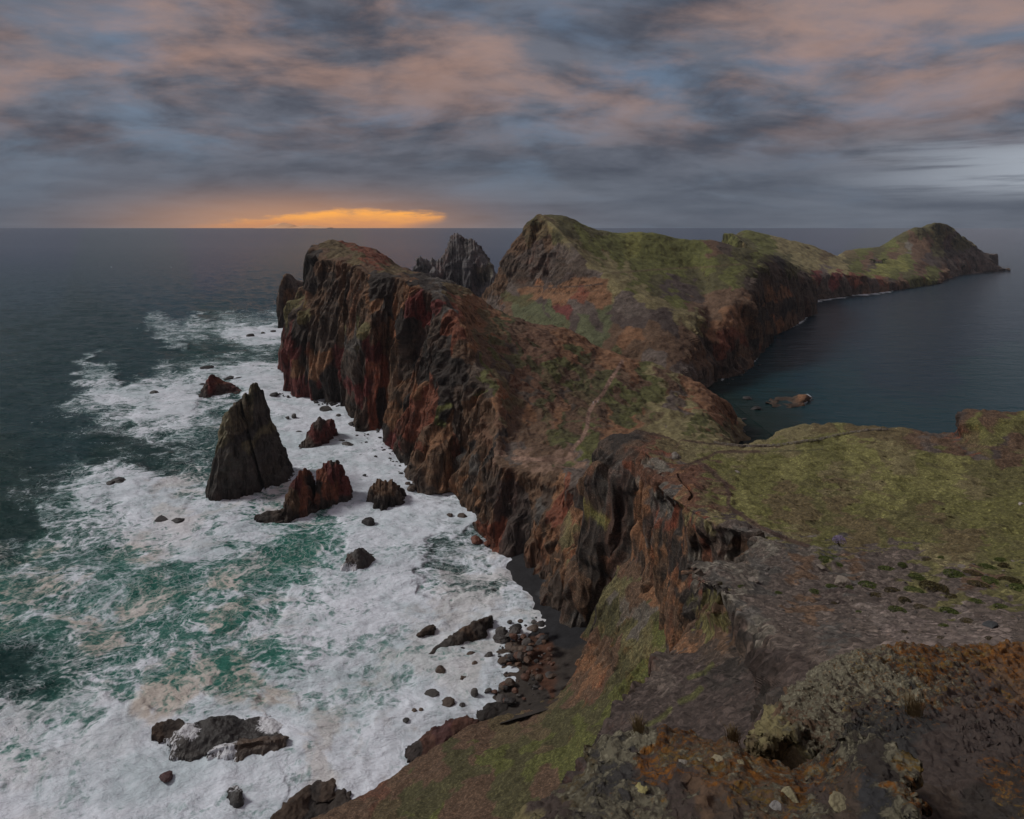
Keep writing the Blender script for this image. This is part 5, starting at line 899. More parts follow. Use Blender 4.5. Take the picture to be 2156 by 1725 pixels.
land('terrain', ribs, 1500, 900, keysN, M_turf, sigma=6, warp=22, aniso=1.0, dens=[2.6,2.6,2.6,2.6,1.6,1.2,1,1,1,1,1,1,.25], cliff=.26, soft=.15, hi=.06, lo=.0035, slo=.011, stretch=2.6, post=crack,
     paths=[(path2, 3, (.08,.052,.036), .95), (path3, 4, (.08,.052,.036), .95), (path4, 5.5, (.08,.05,.038), .9), (path5, 5, 'b', .6), (path6, 1.6, 'g', .8), ([(1760,1005),(1800,1020),(1840,1035),(1880,1045)], 2, 'S', .4), ([(1420,945),(1432,930),(1425,922)], 2, 'b', .6), ([(1315,1552),(1345,1540),(1375,1522),(1400,1505),(1412,1492)], 6, 'G', .75), ([(1432,1478),(1460,1466),(1475,1450)], 8, 'G', .75), ([(1450,1428),(1485,1415),(1500,1398)], 6, 'G', .7)])

def ledge(cols, Y, back, keys, label, name='rock_ledge', nu=120, nv=70, rise=0.0, **kw):
    """a slab with a front face from the upper to the lower edge, a top running back and an underside running back"""
    ribs = []
    for i, c in enumerate(cols):
        u, vt, vb = c[:3]; y = Y if len(c) < 4 else c[3]; a = P(u, vt, y); b = P(u, vb, y); m = P(u, (vt * .6 + vb * .4), y - .4)
        ribs.append([('w', b[0] + back * .5, b[1] + back, b[2] - .5), ('w', b[0] + back * .1, b[1] + back * .3, b[2] + .2), b_(b), ('w', *m), b_(a), (u + 2, vt - 3, y + back * .25), (u + 4, vt + 8, y + back)])
    g = loft(ribs, nu, nv); g, _ = roughen(g, cliff=.16, soft=.14, hi=.025, lo=.004, stretch=1.0)
    return tag(grid_mesh(name, g, paint(g.reshape(-1, 3), keys, 5, 14), M_turf), label, 'rock ledge')
b_ = lambda p: ('w', *p)
ledge([(1372,1012,1020,146),(1380,1006,1040,145),(1395,1010,1062,143),(1410,1020,1085,141),(1425,1035,1098,139),(1437,1052,1102,137),(1442,1062,1090,136)], 142, 9, [(1385,1010,RD),(1400,1018,RD),(1425,1035,'O'),(1385,1035,'W'),(1400,1050,'N'),(1415,1065,'W'),(1430,1085,'T')], 'tilted pale slab capped with red earth at the cliff edge', nu=90, nv=60, rise=.5)

# ================================================================== FOREGROUND OUTCROPS
def lichen_material():
    m = bpy.data.materials.new('lichen_crusted_rock'); m.use_nodes = True; t = NT(m.node_tree); t.n.clear()
    g = t.new('ShaderNodeNewGeometry'); P0 = g.outputs['Position']
    cr = t.new('ShaderNodeAttribute', attribute_name='cream').outputs['Fac']
    orr = t.new('ShaderNodeAttribute', attribute_name='orange').outputs['Fac']
    at = t.new('ShaderNodeVertexColor', layer_name='Col').outputs[0]
    wp = t.vadd(P0, t.noisec(P0, 6, 4), 0.16)
    n1 = t.noise(wp, 2.2, 12, 0.66); n2 = t.noise(P0, 16, 10, 0.75); n3 = t.noise(t.scale(P0, (1, 1, 1), (3, 5, 9)), 9.0, 12, 0.80, .2)
    n4 = t.noise(t.scale(P0, (1, 1, 1), (13, 2, 4)), 13.0, 12, 0.82, .2)
    v1 = t.vor(wp, 22, 'F1')
    base = t.mix(1.0, at, t.mix(n2, (0.15, 0.15, 0.15, 1), (2.2, 2.2, 2.2, 1)), 'MULTIPLY')
    base = t.mix(t.step(n3, .52, .62), base, t.mix(.6, base, (.075, .072, .072, 1)))
    fc = t.step(t.math('ADD', n3, t.math('MULTIPLY', cr, .26)), .62, .72)
    fo = t.step(t.math('ADD', n4, t.math('MULTIPLY', orr, .21)), .64, .74)
    creamc = t.mix(n2, (.13, .115, .075, 1), (.40, .37, .27, 1)); creamc = t.mix(t.step(v1, .15, .5), creamc, t.mix(.5, creamc, (.05, .045, .03, 1)))
    oc = t.mix(t.step(n2, .3, .7), (.07, .026, .010, 1), (.30, .125, .025, 1)); oc = t.mix(t.step(n1, .5, .62), oc, (.20, .13, .035, 1))
    c = t.mix(fc, base, creamc); c = t.mix(fo, c, oc)
    bs = t.new('ShaderNodeBsdfPrincipled'); t.put(bs.inputs['Base Color'], c); bs.inputs['Roughness'].default_value = .92; bs.inputs['Specular IOR Level'].default_value = .2
    hg = t.math('ADD', t.math('MULTIPLY', n1, 1.0), t.math('ADD', t.math('MULTIPLY', n2, .35), t.math('MULTIPLY', t.math('SUBTRACT', 1., v1), t.math('MULTIPLY', fc, .35))))
    b = t.new('ShaderNodeBump'); b.inputs['Strength'].default_value = .8; b.inputs['Distance'].default_value = .12
    t.put(b.inputs['Height'], hg); t.l.new(b.outputs[0], bs.inputs['Normal'])
    o = t.new('ShaderNodeOutputMaterial'); t.l.new(bs.outputs[0], o.inputs[0]); return m
M_lich = lichen_material()
def outcrop(ribs, nu, nv, keys, cream, orange, label, cat='rock outcrop', **rk):
    g = loft(ribs, nu, nv); g, _ = roughen(g, **rk)
    # rounded knobs
    n = grid_normals(g).reshape(-1, 3); p = g.reshape(-1, 3)
    kn = 1 - np.abs(pnoise(p * 4.2)) * 2.0; kn2 = 1 - np.abs(pnoise(p * 9.5 + 4)) * 2; kn3 = pnoise(p * 22)
    p = p + n * (0.030 * kn + 0.020 * kn2 + 0.007 * kn3)[:, None] * np.clip(p[:, 1:2] / 5, .5, 1.6)
    g = p.reshape(g.shape)
    at = {'cream': paint(p, [(a, b, (c,)) for a, b, c in cream], 14, 26)[:, 0], 'orange': paint(p, [(a, b, (c,)) for a, b, c in orange], 14, 26)[:, 0]}
    o = grid_mesh('rock_outcrop', g, paint(p, keys, 14, 20), M_lich, attrs=at)
    return tag(o, label, cat)
ribs = []
for u, vt, Y in [(1575,1590,7.6),(1592,1545,7.8),(1640,1482,8.3),(1690,1440,8.8),(1740,1402,9.2),(1800,1378,9.6),(1845,1362,9.8),(1885,1345,10),(1930,1350,10),(1975,1362,10),(2030,1358,10.2),(2080,1352,10.4),(2156,1350,10.6),(2300,1345,10.8),(2500,1340,11)]:
    k = (u - 1575) / 600; du = 25 * (1 - min(k, 1))
    c = P(u, vt, Y)
    yb = 5.2 if u < 1700 else 4.2
    vb1 = 1600 + 40 * min(k, 1)
    ribs.append([('w', c[0] + .2, c[1] + 1.6, c[2] - 3), ('w', c[0] + .1, c[1] + .5, c[2] - .45), (u, vt, Y), (u + 10, vt + (vb1 - vt) * .22, Y * .90), (u + 22, vt + (vb1 - vt) * .52, Y * .76),
                 (u + 30, max(vb1, vt + 60), yb + .9 if u < 1700 else yb + .6), (u + 20, 1740, 3.9), (u + 10, 1900, 2.7)])
ribs[0] = [('w', *[a + b for a, b in zip(P(1560, 1640, 7.2), (0, 1.6, -3))]), ('w', *[a + b for a, b in zip(P(1560, 1640, 7.2), (0, .5, -.5))])] + [(1562, 1645, 7.0), (1570, 1665, 6.6), (1580, 1680, 6.2), (1590, 1700, 5.8), (1600, 1760, 4.5), (1610, 1900, 3)]
outcrop(ribs, 560, 460, [(1700,1500,'b'),(1640,1560,'T'),(1620,1600,'B'),(1800,1450,'p'),(2000,1450,'p'),(2100,1500,'p'),(1900,1500,(.042,.040,.038)),(2000,1600,'p'),(1850,1560,(.042,.040,.038)),(2100,1700,'K'),(2156,1400,'b'),(1950,1700,'k')],
  [(1600,1560,.15),(1640,1520,.35),(1690,1460,.9),(1740,1420,.95),(1800,1400,.95),(1760,1480,.85),(1850,1420,.9),(1900,1380,.6),(1880,1360,.8),(1700,1550,.7),(1900,1450,.9),(1820,1520,.55),(1950,1450,.7),(1900,1500,.3),(2000,1500,.2),(2100,1400,.2),(2050,1370,.6),(2100,1500,0),(2000,1600,0),(2100,1650,.1),(1900,1600,.2),(1950,1700,.1),(1650,1600,.1),(1980,1440,.6)],
  [(1700,1450,.3),(1760,1420,.45),(1800,1450,.6),(1850,1400,.6),(1900,1360,.9),(1950,1400,.95),(2000,1400,.8),(2050,1380,.95),(2100,1380,1),(2156,1370,.9),(2050,1450,.6),(2120,1440,.7),(1950,1470,.75),(1880,1480,.55),(1780,1530,.3),(1700,1580,.2),(2000,1520,.2),(2100,1550,.1),(2000,1620,.05),(2110,1640,.75),(2150,1650,.7),(2050,1700,.1),(1900,1600,.1),(1620,1580,0)],
  'broad lichen covered outcrop filling the lower right, orange along its crest', cliff=.2, soft=.12, hi=.08, lo=.004, stretch=1.2)
ribs = []
for u, vt, Y in [(1010,1760,4.4),(1060,1728,4.4),(1110,1695,4.5),(1170,1662,4.6),(1225,1625,4.7),(1262,1575,4.85),(1300,1545,4.95),(1345,1528,5.0),(1400,1530,4.9),(1450,1545,4.8),(1500,1552,4.7),(1545,1560,4.6),(1590,1592,4.5),(1650,1615,4.4),(1700,1632,4.3),(1745,1600,4.3),(1790,1560,4.3),(1830,1550,4.2),(1868,1556,4.1),(1895,1580,4.0),(1910,1610,3.9),(1915,1665,3.7),(1922,1750,3.4)]:
    c = P(u, vt, Y)
    ribs.append([('w', c[0], c[1] + 1.0, c[2] - 3.2), ('w', c[0], c[1] + .35, c[2] - .35), (u, vt, Y), (u + 4, vt + (1760 - vt) * .18, Y * .93), (u + 6, vt + (1760 - vt) * .45, Y * .84), (u + 8, vt + (1770 - vt) * .75, Y * .76), (u + 8, 1800, Y * .68), (u, 2000, Y * .5)])
outcrop(ribs, 620, 300, [(1100,1700,'T'),(1150,1680,'p'),(1200,1650,'B'),(1250,1700,'N'),(1300,1650,(.055,.052,.05)),(1400,1600,'p'),(1400,1680,'p'),(1500,1650,'b'),(1550,1700,'k'),(1600,1650,'b'),(1700,1680,'p'),(1800,1580,'K'),(1850,1580,'K'),(1850,1680,(.04,.04,.042)),(1900,1650,'k'),(1780,1700,'k')],
  [(1050,1720,.4),(1100,1700,.5),(1180,1660,.7),(1150,1700,.2),(1250,1620,.7),(1200,1720,.7),(1280,1700,.75),(1300,1560,.95),(1340,1550,.9),(1400,1545,.7),(1300,1620,.3),(1350,1680,.8),(1420,1640,.1),(1480,1610,.7),(1550,1610,.8),(1600,1620,.7),(1450,1560,.6),(1450,1700,.4),(1500,1680,.1),(1620,1700,.6),(1700,1640,.7),(1750,1610,.6),(1820,1560,.8),(1840,1590,.05),(1890,1610,.9),(1700,1690,.7),(1760,1670,.3),(1850,1700,.35),(1890,1690,.85)],
  [(1050,1720,0),(1180,1660,.2),(1250,1650,.1),(1300,1580,.15),(1340,1560,.3),(1400,1570,.85),(1420,1600,.9),(1450,1560,.9),(1500,1580,.7),(1550,1580,.95),(1600,1620,.95),(1650,1660,.95),(1500,1630,.8),(1560,1660,.8),(1700,1660,.9),(1750,1640,.7),(1450,1680,.1),(1350,1700,.55),(1300,1700,.3),(1200,1700,.1),(1800,1640,.6),(1840,1600,.1),(1900,1640,.85),(1850,1690,.2),(1750,1700,.5),(1620,1700,.7),(1500,1700,.3)],
  'nearest lichen crusted outcrop along the bottom edge, cream and rust orange', cliff=.2, soft=.14, hi=.10, lo=.004, stretch=1.1)

# the ground finds: a helper that reads the height of the terrain under a point
bpy.context.view_layer.update()
dg = bpy.context.evaluated_depsgraph_get()
from mathutils.bvhtree import BVHTree
_T = {}
def bvh(name):
    if name not in _T:
        o = bpy.data.objects[name]; _T[name] = BVHTree.FromObject(o, dg)
    return _T[name]
def hit(u, v, names=('terrain',)):
    d = Vector(((u - CX) / F, 1, -(v - VH) / F)).normalized(); best = None
    for n in names:
        h = bvh(n).ray_cast(Vector((0, 0, H)), d)
        if h[0] is not None and (best is None or h[3] < best[3]): best = h
    return best
def drop(x, y, names=('terrain',)):
    best = None
    for n in names:
        h = bvh(n).ray_cast(Vector((x, y, 400)), Vector((0, 0, -1)))
        if h[0] is not None and (best is None or h[0].z > best.z): best = h[0]
    return best

# ------------------------------------------------------------------ plants and stones on the stony ground
def leaf_material(name, c1, c2):
    m = bpy.data.materials.new(name); m.use_nodes = True; t = NT(m.node_tree); t.n.clear()
    g = t.new('ShaderNodeNewGeometry'); n = t.noise(g.outputs['Position'], 3.0, 6, .7)
    bs = t.new('ShaderNodeBsdfPrincipled'); t.put(bs.inputs['Base Color'], t.mix(t.step(n, .35, .65), (*c1, 1), (*c2, 1))); bs.inputs['Roughness'].default_value = .8
    bs.inputs['Specular IOR Level'].default_value = .2
    o = t.new('ShaderNodeOutputMaterial'); t.l.new(bs.outputs[0], o.inputs[0]); return m
M_leafG = leaf_material('shrub_leaves', (.035, .05, .014), (.10, .12, .03)); M_leafD = leaf_material('dark_shrub_leaves', (.03, .026, .015), (.09, .07, .025))
M_flower = leaf_material('lilac_petals', (.22, .17, .30), (.34, .28, .42)); M_dry = leaf_material('dry_grass', (.14, .10, .05), (.26, .20, .11))
M_stem = leaf_material('stems', (.05, .04, .025), (.07, .055, .035)); M_grass = leaf_material('meadow_grass', (.10, .105, .03), (.19, .18, .05))
def tuft_mesh(name, n, mat, seed, leaf=.09, h=.5, dome=True):
    r = np.random.default_rng(seed); V = []; Fc = []
    for i in range(n):
        a = r.uniform(0, 2 * math.pi); q = r.uniform(0, 1) ** .5
        x, y = q * math.cos(a), q * math.sin(a); z = h * math.sqrt(max(0, 1 - q * q)) * r.uniform(.55, 1.08)
        d = r.normal(size=3); d /= np.linalg.norm(d); e = np.cross(d, r.normal(size=3)); e /= np.linalg.norm(e)
        c = np.array([x, y, z]); s = leaf * r.uniform(.6, 1.3); k = len(V)
        V += [c - d * s, c + e * s * .45, c + d * s, c - e * s * .45]; Fc.append((k, k + 1, k + 2, k + 3))
    me = bpy.data.meshes.new(name); me.from_pydata([tuple(v) for v in V], [], Fc); me.materials.append(mat); return me
shrubs = [tuft_mesh('shrub', 900, M_leafG, 1 + i, .10, .45) for i in range(3)]; shrubsD = [tuft_mesh('shrub', 900, M_leafD, 11 + i, .09, .45) for i in range(2)]
def shrub(u, v, w, label, group, meshes, name='cushion_shrub', flat=1.0):
    h = hit(u, v)
    if not h: return
    s = w * h[0].y / F / 2; o = bpy.data.objects.new(name, random.choice(meshes)); C.objects.link(o)
    o.location = h[0] - Vector((0, 0, s * .06)); o.scale = (s, s * random.uniform(.7, 1.1), s * flat * random.uniform(.6, 1.1)); o.rotation_euler[2] = random.uniform(0, 6.28)
    tag(o, label, 'shrub', group); return o
for u, v, w in [(1740,1178,30),(1765,1190,26),(1755,1172,16),(1900,1190,24),(1870,1200,36),(1955,1180,24),(1930,1215,30),(1985,1175,20),(1960,1235,44),(1925,1245,38),(1985,1240,36),(1880,1245,34),(1905,1265,30),(2010,1210,44),(2050,1210,40),(2090,1225,44),(2130,1225,48),(2150,1240,40),(2065,1235,50),(1790,1240,26),(1775,1225,24),(1750,1235,22),(1830,1235,40),(1850,1258,40),(1890,1285,34),(1940,1280,30),(1760,1272,20),(2000,1290,36),(2040,1310,30),(1990,1320,22),(2080,1195,34),(2110,1180,30),(2010,1260,34),(2060,1270,36),(2110,1280,30),(1640,1250,18),(1560,1235,16),(1715,1245,20),(1810,1290,16),(1905,1330,14),(1985,1345,20),(2085,1345,20)]:
    d = random.random() < .38; wh = ('large ' if w > 33 else 'small '); pl = ('beside the pale rounded boulder' if u < 1820 else 'near the right edge' if u > 2040 else 'between the pale boulder and the right edge') + (', next to the meadow' if v < 1215 else ', nearer the lichen outcrop')
    shrub(u, v, w * 1.05, wh + ('brownish shrub ' if d else 'green cushion shrub ') + pl, 'brownish shrubs on the stony ground' if d else 'green cushion shrubs on the stony ground', shrubsD if d else shrubs, flat=.7)
shrub(2118, 1196, 42, 'largest dark rounded bush at the right edge of the stony ground', None, shrubsD, 'bush', 1.3)
for i in range(26):
    u, v = random.uniform(1640, 2150), random.uniform(960, 1120)
    shrub(u, v, random.uniform(5, 11), 'small dark shrub dotted on the green meadow', 'small shrubs on the meadow', shrubsD, flat=.8)
# lilac bush
h = hit(1767, 1150)
if h:
    root = bpy.data.objects.new('flowering_bush', None); C.objects.link(root); root.location = h[0]; s = 28 * h[0].y / F / 2
    tag(root, 'small lilac flowering bush alone at the near edge of the meadow', 'bush')
    fm = tuft_mesh('blossom', 900, M_flower, 5, .07, 1.0); fo = bpy.data.objects.new('blossom', fm); C.objects.link(fo); fo.parent = root; fo.location = (0, 0, s * .55); fo.scale = (s, s, s)
    V = []; Fc = []
    for i in range(26):
        a = random.uniform(0, 6.28); q = random.uniform(.2, .8) * s; t = np.array([q * math.cos(a), q * math.sin(a), s * random.uniform(.6, 1.3)]); k = len(V)
        V += [(-.02, 0, 0), (.02, 0, 0), tuple(t + [.01, 0, 0]), tuple(t - [.01, 0, 0]), (0, -.02, 0), (0, .02, 0), tuple(t + [0, .01, 0]), tuple(t - [0, .01, 0])]; Fc += [(k, k + 1, k + 2, k + 3), (k + 4, k + 5, k + 6, k + 7)]
    tri_mesh('stem', V, Fc, M_stem, parent=root)
# stones
def stone(u, v, w, label, col, group=None, h_=.7, names=('terrain',), big=True, name='stone', dep=1.0):
    h = hit(u, v, names)
    if not h: return
    s = w * h[0].y / F / 2; o = bpy.data.objects.new(name, random.choice(BMf if big else BM)); C.objects.link(o)
    o.location = h[0] + Vector((0, 0, s * (.12 if big is False or names[0] == 'terrain' else -.08))); o.scale = (s, s * .9 * dep, s * h_); o.rotation_euler = (random.uniform(-.2, .2), random.uniform(-.2, .2), random.uniform(0, 6.28))
    o.color = (*col, 1); tag(o, label, name, group); return o
stone(1424, 962, 24, 'grey boulder perched on the cliff edge by the path', (.16,.15,.135), name='boulder', h_=1.0)
stone(1776, 1232, 44, 'pale rounded boulder among the green cushions', (.19,.165,.14), name='boulder', h_=.75)
stone(1585, 1225, 26, 'pale boulder at the edge of the overhanging slab', (.17,.15,.13), name='boulder', h_=.8)
stone(2085, 1318, 32, 'dark flat stone on the bare ground at the right', (.045,.05,.055), h_=.5)
stone(2060, 1300, 20, 'small brown stone behind the dark flat one', (.09,.07,.06), h_=.6)
stone(2150, 1062, 14, 'white stone at the right edge of the meadow', (.30,.28,.26), h_=.7)
stone(1730, 1195, 20, 'pale stone beside the first green cushions', (.17,.15,.13), h_=.7)
stone(2025, 1195, 18, 'pale stone behind the cushions at the right', (.18,.16,.14), h_=.7)
stone(1552, 995, 14, 'pale flat stone beside the brown path', (.22,.2,.18), h_=.4)
for i in range(110):
    u, v = random.uniform(1600, 2156), random.uniform(1175, 1345); shade = random.choice(['pale', 'dark'])
    stone(u, v, random.uniform(3, 10), shade + ' loose stone on the stony ground, ' + ('by the overhanging prow' if u < 1740 else 'near the right edge' if u > 2000 else 'in the middle') + (', meadow side' if v < 1250 else ', outcrop side'), (.06,.053,.05) if shade == 'dark' else random.choice([(.13,.11,.10),(.17,.15,.135)]), 'loose stones on the stony ground', big=False)
# dry stone wall on the meadow rim
wall = [(1490,928),(1530,934),(1562,938),(1600,938),(1640,936),(1680,930),(1720,925),(1755,917),(1790,910),(1830,904),(1870,903)]
V = []; Fc = []
r = np.random.default_rng(3); ref = BM[0]
for a, b in zip(wall[:-1], wall[1:]):
    n = int(abs(b[0] - a[0]) / 3.0)
    for k in range(n):
        t = (k + .5) / n; h = hit(a[0] + (b[0] - a[0]) * t, a[1] + (b[1] - a[1]) * t + 3)
        if not h or h[0].y > 260: continue
        for lay in range(2):
            s = r.uniform(.16, .32); src = BM[r.integers(len(BM))]; R = r.uniform(0, 6.28); cr, sr = math.cos(R), math.sin(R); k0 = len(V)
            for v in src.vertices:
                x, y, z = v.co; V.append((h[0].x + (x * cr - y * sr) * s + r.uniform(-.0, .0), h[0].y + (x * sr + y * cr) * s, h[0].z + z * s + .12 + lay * .38))
            Fc += [tuple(k0 + i for i in p.vertices) for p in src.polygons]
if V:
    o = tri_mesh('stone_wall', V, Fc, M_wet); o.color = (.17, .155, .135, 1); tag(o, 'low dry stone wall along the far edge of the meadow', 'stone wall')

# grass standing on the meadow: nobody could count it
def grass_field():
    n = 60000; us = rng.uniform(1490, 2200, n); vs = rng.uniform(925, 1175, n); V = []; Cc = []; gk = [k for k in keysN if k[1] < 1190]
    pts = []
    for i in range(n):
        h = hit(us[i], vs[i])
        if h is None or h[1].z < .75 or h[0].y < 68 or h[0].y > 235: continue
        pts.append(tuple(h[0]))
    q = np.array(pts); base = paint(q, gk, 6, 22)
    pm_ = sum(line_mask(q, l_, 6) for l_ in (path2, path3, path4, path5, path6)); keep = (base[:, 1] > base[:, 2] * 1.55) & (pm_ < .3); q = q[keep]; base = base[keep]; m = len(q)
    s_ = (.03 + .06 * rng.random(m)) * (q[:, 1] / 110); a = rng.uniform(0, 6.28, m); t = rng.uniform(-.5, .5, (m, 2))
    c, sn = np.cos(a) * s_, np.sin(a) * s_
    off = lambda x, y: np.stack([q[:, 0] + x, q[:, 1] + y, q[:, 2] + .5 * s_ + x * t[:, 0] + y * t[:, 1]], -1)
    V = np.stack([off(c, sn), off(-sn, c), off(-c, -sn)], 1).reshape(-1, 3)
    cc = base * rng.choice([.55, .75, .95, 1.15, 1.4, 1.7], m)[:, None] * np.array([1.05, 1.05, .95])
    return tri_mesh('grass', V, np.arange(m * 3).reshape(-1, 3).tolist(), M_tuft, cols=np.repeat(cc, 3, axis=0))
M_tuft = bpy.data.materials.new('tuft'); M_tuft.use_nodes = True
_t = NT(M_tuft.node_tree); _b = _t.n['Principled BSDF']; _t.l.new(_t.new('ShaderNodeVertexColor', layer_name='Col').outputs[0], _b.inputs['Base Color']); _b.inputs['Roughness'].default_value = .9; _b.inputs['Specular IOR Level'].default_value = .1
stuff(grass_field(), 'grass growing over the meadow', 'grass')
def dry_tuft(u, v, h_, label, names=('rock_outcrop',)):
    h = hit(u, v, names)
    if not h: return
    V = []; Fc = []; s = h_ * h[0].y / F
    for i in range(140):
        a = random.uniform(0, 6.28); q = random.uniform(.1, 1) * s * .8; bx, by = random.gauss(0, s * .16), random.gauss(0, s * .16); w = .0016 * h[0].y / 4
        tip = (bx + q * math.cos(a), by + q * math.sin(a), s * random.uniform(.5, 1.1)); mid = (bx + q * .35 * math.cos(a), by + q * .35 * math.sin(a), tip[2] * .6); k = len(V)
        V += [(bx - w, by, -.02), (bx + w, by, -.02), (mid[0] + w, mid[1], mid[2]), (mid[0] - w, mid[1], mid[2]), tip]; Fc += [(k, k+1, k+2, k+3), (k+3, k+2, k+4)]
    o = tri_mesh('grass_tuft', V, Fc, M_dry); o.location = h[0]; tag(o, label, 'grass tuft')
dry_tuft(2230 * 0 + 1925, 1505, 45, 'dry grass tuft growing from the broad lichen outcrop')
dry_tuft(1345, 1540, 30, 'wispy dry tuft on the left crest of the nearest outcrop', ('rock_outcrop.001',))
dry_tuft(1545, 1560, 30, 'wispy dry tuft right of the rust orange crest', ('rock_outcrop.001',))
dry_tuft(1600, 1620, 42, 'brown dry tuft in the gap between the two outcrops')
dry_tuft(1640, 1590, 40, 'brown dry tuft on the left flank of the broad outcrop')
for i, (u, v, w, c, lb, nm) in enumerate([(1510,1600,34,(.30,.27,.18),'cream rounded stone among orange lichen','rock_outcrop.001'),(1438,1608,30,(.26,.25,.22),'pale stone left of the orange lichen','rock_outcrop.001'),
  (1350,1660,34,(.30,.28,.12),'yellowish lichen stone on the grey flank','rock_outcrop.001'),(1660,1675,60,(.28,.26,.16),'long pale stone at the bottom middle','rock_outcrop.001'),(1770,1690,52,(.26,.24,.15),'pale stone at the bottom right of the middle','rock_outcrop.001'),(1640,1705,44,(.22,.22,.22),'grey white stone at the very bottom','rock_outcrop.001'),(1560,1605,26,(.28,.25,.15),'cream stone right of the rounded one','rock_outcrop.001')]):
    stone(u, v, w, lb, c, names=(nm,), h_=.5)

# ------------------------------------------------------------------ far things
h = hit(1848, 553, ('far_headland',))
if h:
    b = h[0]; root = bpy.data.objects.new('house', None); C.objects.link(root); root.location = b; tag(root, 'tiny low house on the far headland', 'house')
    def box(x0, x1, y0, y1, z0, z1): return [(x0,y0,z0),(x1,y0,z0),(x1,y1,z0),(x0,y1,z0),(x0,y0,z1),(x1,y0,z1),(x1,y1,z1),(x0,y1,z1)], [(0,1,2,3),(4,5,6,7),(0,1,5,4),(1,2,6,5),(2,3,7,6),(3,0,4,7)]
    m1 = leaf_material('house_wall', (.25, .24, .22), (.30, .29, .27)); m2 = leaf_material('house_roof', (.10, .06, .05), (.13, .07, .055))
    v, f = box(-7, 7, -4, 4, -2, 3); tri_mesh('wall', v, f, m1, parent=root)
    tri_mesh('roof', [(-7.5,-4.5,3.01),(7.5,-4.5,3.01),(7.5,4.5,3.01),(-7.5,4.5,3.01),(-7.5,0,5),(7.5,0,5)], [(0,1,5,4),(2,3,4,5),(0,4,3),(1,2,5),(0,3,2,1)], m2, parent=root)
    v, f = box(-1, 1, -4.05, -3.9, 0, 2.1); tri_mesh('door', v, f, m2, parent=root)
    for du, dv in [(-14, 0), (-9, 1), (10, 1), (15, -1)]:
        hh = hit(1848 + du, 553 + dv, ('far_headland',))
        if not hh: continue
        rt_ = bpy.data.objects.new('palm_tree', None); C.objects.link(rt_); rt_.location = hh[0]; tag(rt_, 'tiny dark palm beside the house on the far headland', 'palm tree', 'palms round the far house')
        v, f = box(-.4, .4, -.4, .4, -1, 6); tri_mesh('trunk', v, f, M_stem, parent=rt_)
        co = bpy.data.objects.new('crown', shrubs[0]); C.objects.link(co); co.parent = rt_; co.location = (0, 0, 5); co.scale = (4, 4, 5)
# islands on the horizon under the glow
def island(pts, label):
    Y = 95000.0; V = []; Fc = []
    n = len(pts)
    for (u, v) in pts:
        x, y, z = P(u, v, Y); z = max(z, 5); V += [(x, y - 4000, -20), (x, y - 1500, z * .75), (x, y, z), (x, y + 700, -20)]
    for i in range(n - 1):
        for j in range(3): a = i * 4 + j; Fc.append((a, a + 4, a + 5, a + 1))
    return tag(tri_mesh('island', V, Fc, M_isl, smooth=False), label, 'island')
M_isl = leaf_material('haze_painted_island', (.90, .50, .26), (.95, .54, .28))  # orange of the glowing haze painted into the island colour
island([(553,479.5),(565,477),(575,474),(585,471),(592,470),(597,468.5),(603,470),(612,472),(620,474),(628,477.5),(634,479.5)], 'faint peaked island on the horizon under the orange glow')
island([(628,479.5),(636,476),(645,474.5),(656,474.5),(668,476),(680,478),(692,478.5),(700,479.5)], 'faint flat island on the horizon right of the peaked one')
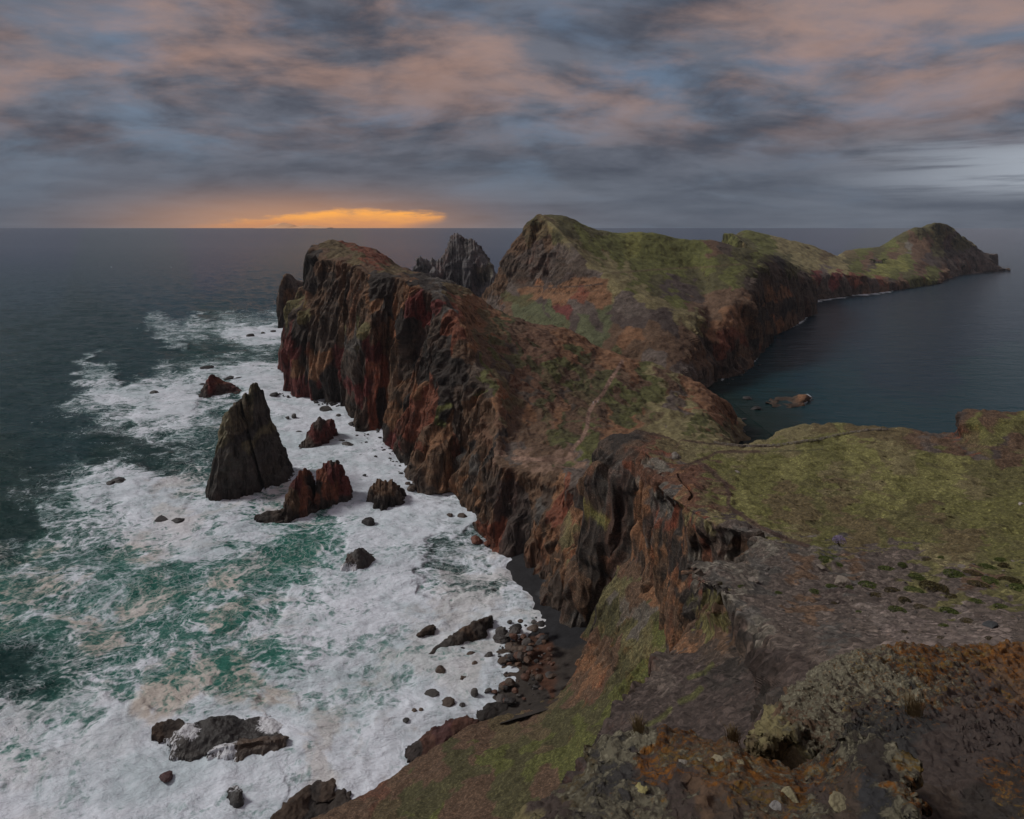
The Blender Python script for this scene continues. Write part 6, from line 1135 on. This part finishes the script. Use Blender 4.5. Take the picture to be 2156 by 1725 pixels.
# walkers on the path
def walker(u, v, top, label):
    h = hit(u, v, ('headland',))
    if not h: return
    import bmesh
    me = bpy.data.meshes.new('person'); bm = bmesh.new()
    J = [(0,0,.95),(0,0,1.2),(0,0,1.42),(0,0,1.52),(0,0,1.68),(.11,0,.9),(.13,.12,.5),(.12,.02,.06),(-.11,0,.9),(-.12,-.1,.5),(-.12,-.25,.08),(.2,0,1.38),(.27,.05,1.1),(.26,-.1,.88),(-.2,0,1.38),(-.27,-.05,1.1),(-.26,.12,.9)]
    vs = [bm.verts.new(j) for j in J]
    for a, b in [(0,1),(1,2),(2,3),(3,4),(0,5),(5,6),(6,7),(0,8),(8,9),(9,10),(2,11),(11,12),(12,13),(2,14),(14,15),(15,16)]: bm.edges.new((vs[a], vs[b]))
    bm.to_mesh(me); bm.free(); o = bpy.data.objects.new('person', me); C.objects.link(o)
    md = o.modifiers.new('skin', 'SKIN'); R = [.14,.16,.13,.06,.105,.1,.07,.05,.1,.07,.05,.07,.05,.04,.07,.05,.04]
    for i, r_ in enumerate(R): me.skin_vertices[0].data[i].radius = (r_, r_)
    me.skin_vertices[0].data[0].use_root = True; o.modifiers.new('sub', 'SUBSURF').levels = 1
    me.materials.append(leaf_material('clothes', top, top)); o.location = h[0]; o.rotation_euler[2] = random.uniform(0, 3); tag(o, label, 'person')
walker(1249, 852, (.55,.55,.56), 'walker in a light top, left one of the three on the path bend')
walker(1254, 850, (.05,.05,.07), 'walker in dark clothes, middle one of the three on the path bend')
walker(1259, 849, (.5,.5,.5), 'walker in a light top, right one of the three on the path bend')

# ------------------------------------------------------------------ sea air
def haze():
    x0, x1, y0, y1, z0, z1 = -3200, 3600, -300, 4200, -8.5, 190
    V = [(x0,y0,z0),(x1,y0,z0),(x1,y1,z0),(x0,y1,z0),(x0,y0,z1),(x1,y0,z1),(x1,y1,z1),(x0,y1,z1)]
    m = bpy.data.materials.new('haze'); m.use_nodes = True; t = NT(m.node_tree); t.n.clear()
    v = t.new('ShaderNodeVolumePrincipled'); v.inputs['Color'].default_value = (.80, .86, .95, 1); v.inputs['Density'].default_value = 0.00003
    o = t.new('ShaderNodeOutputMaterial'); t.l.new(v.outputs[0], o.inputs['Volume'])
    h = tri_mesh('haze', V, [(0,3,2,1),(4,5,6,7),(0,1,5,4),(1,2,6,5),(2,3,7,6),(3,0,4,7)], m); stuff(h, 'thin sea haze between the viewer and the far headland', 'haze')
haze()
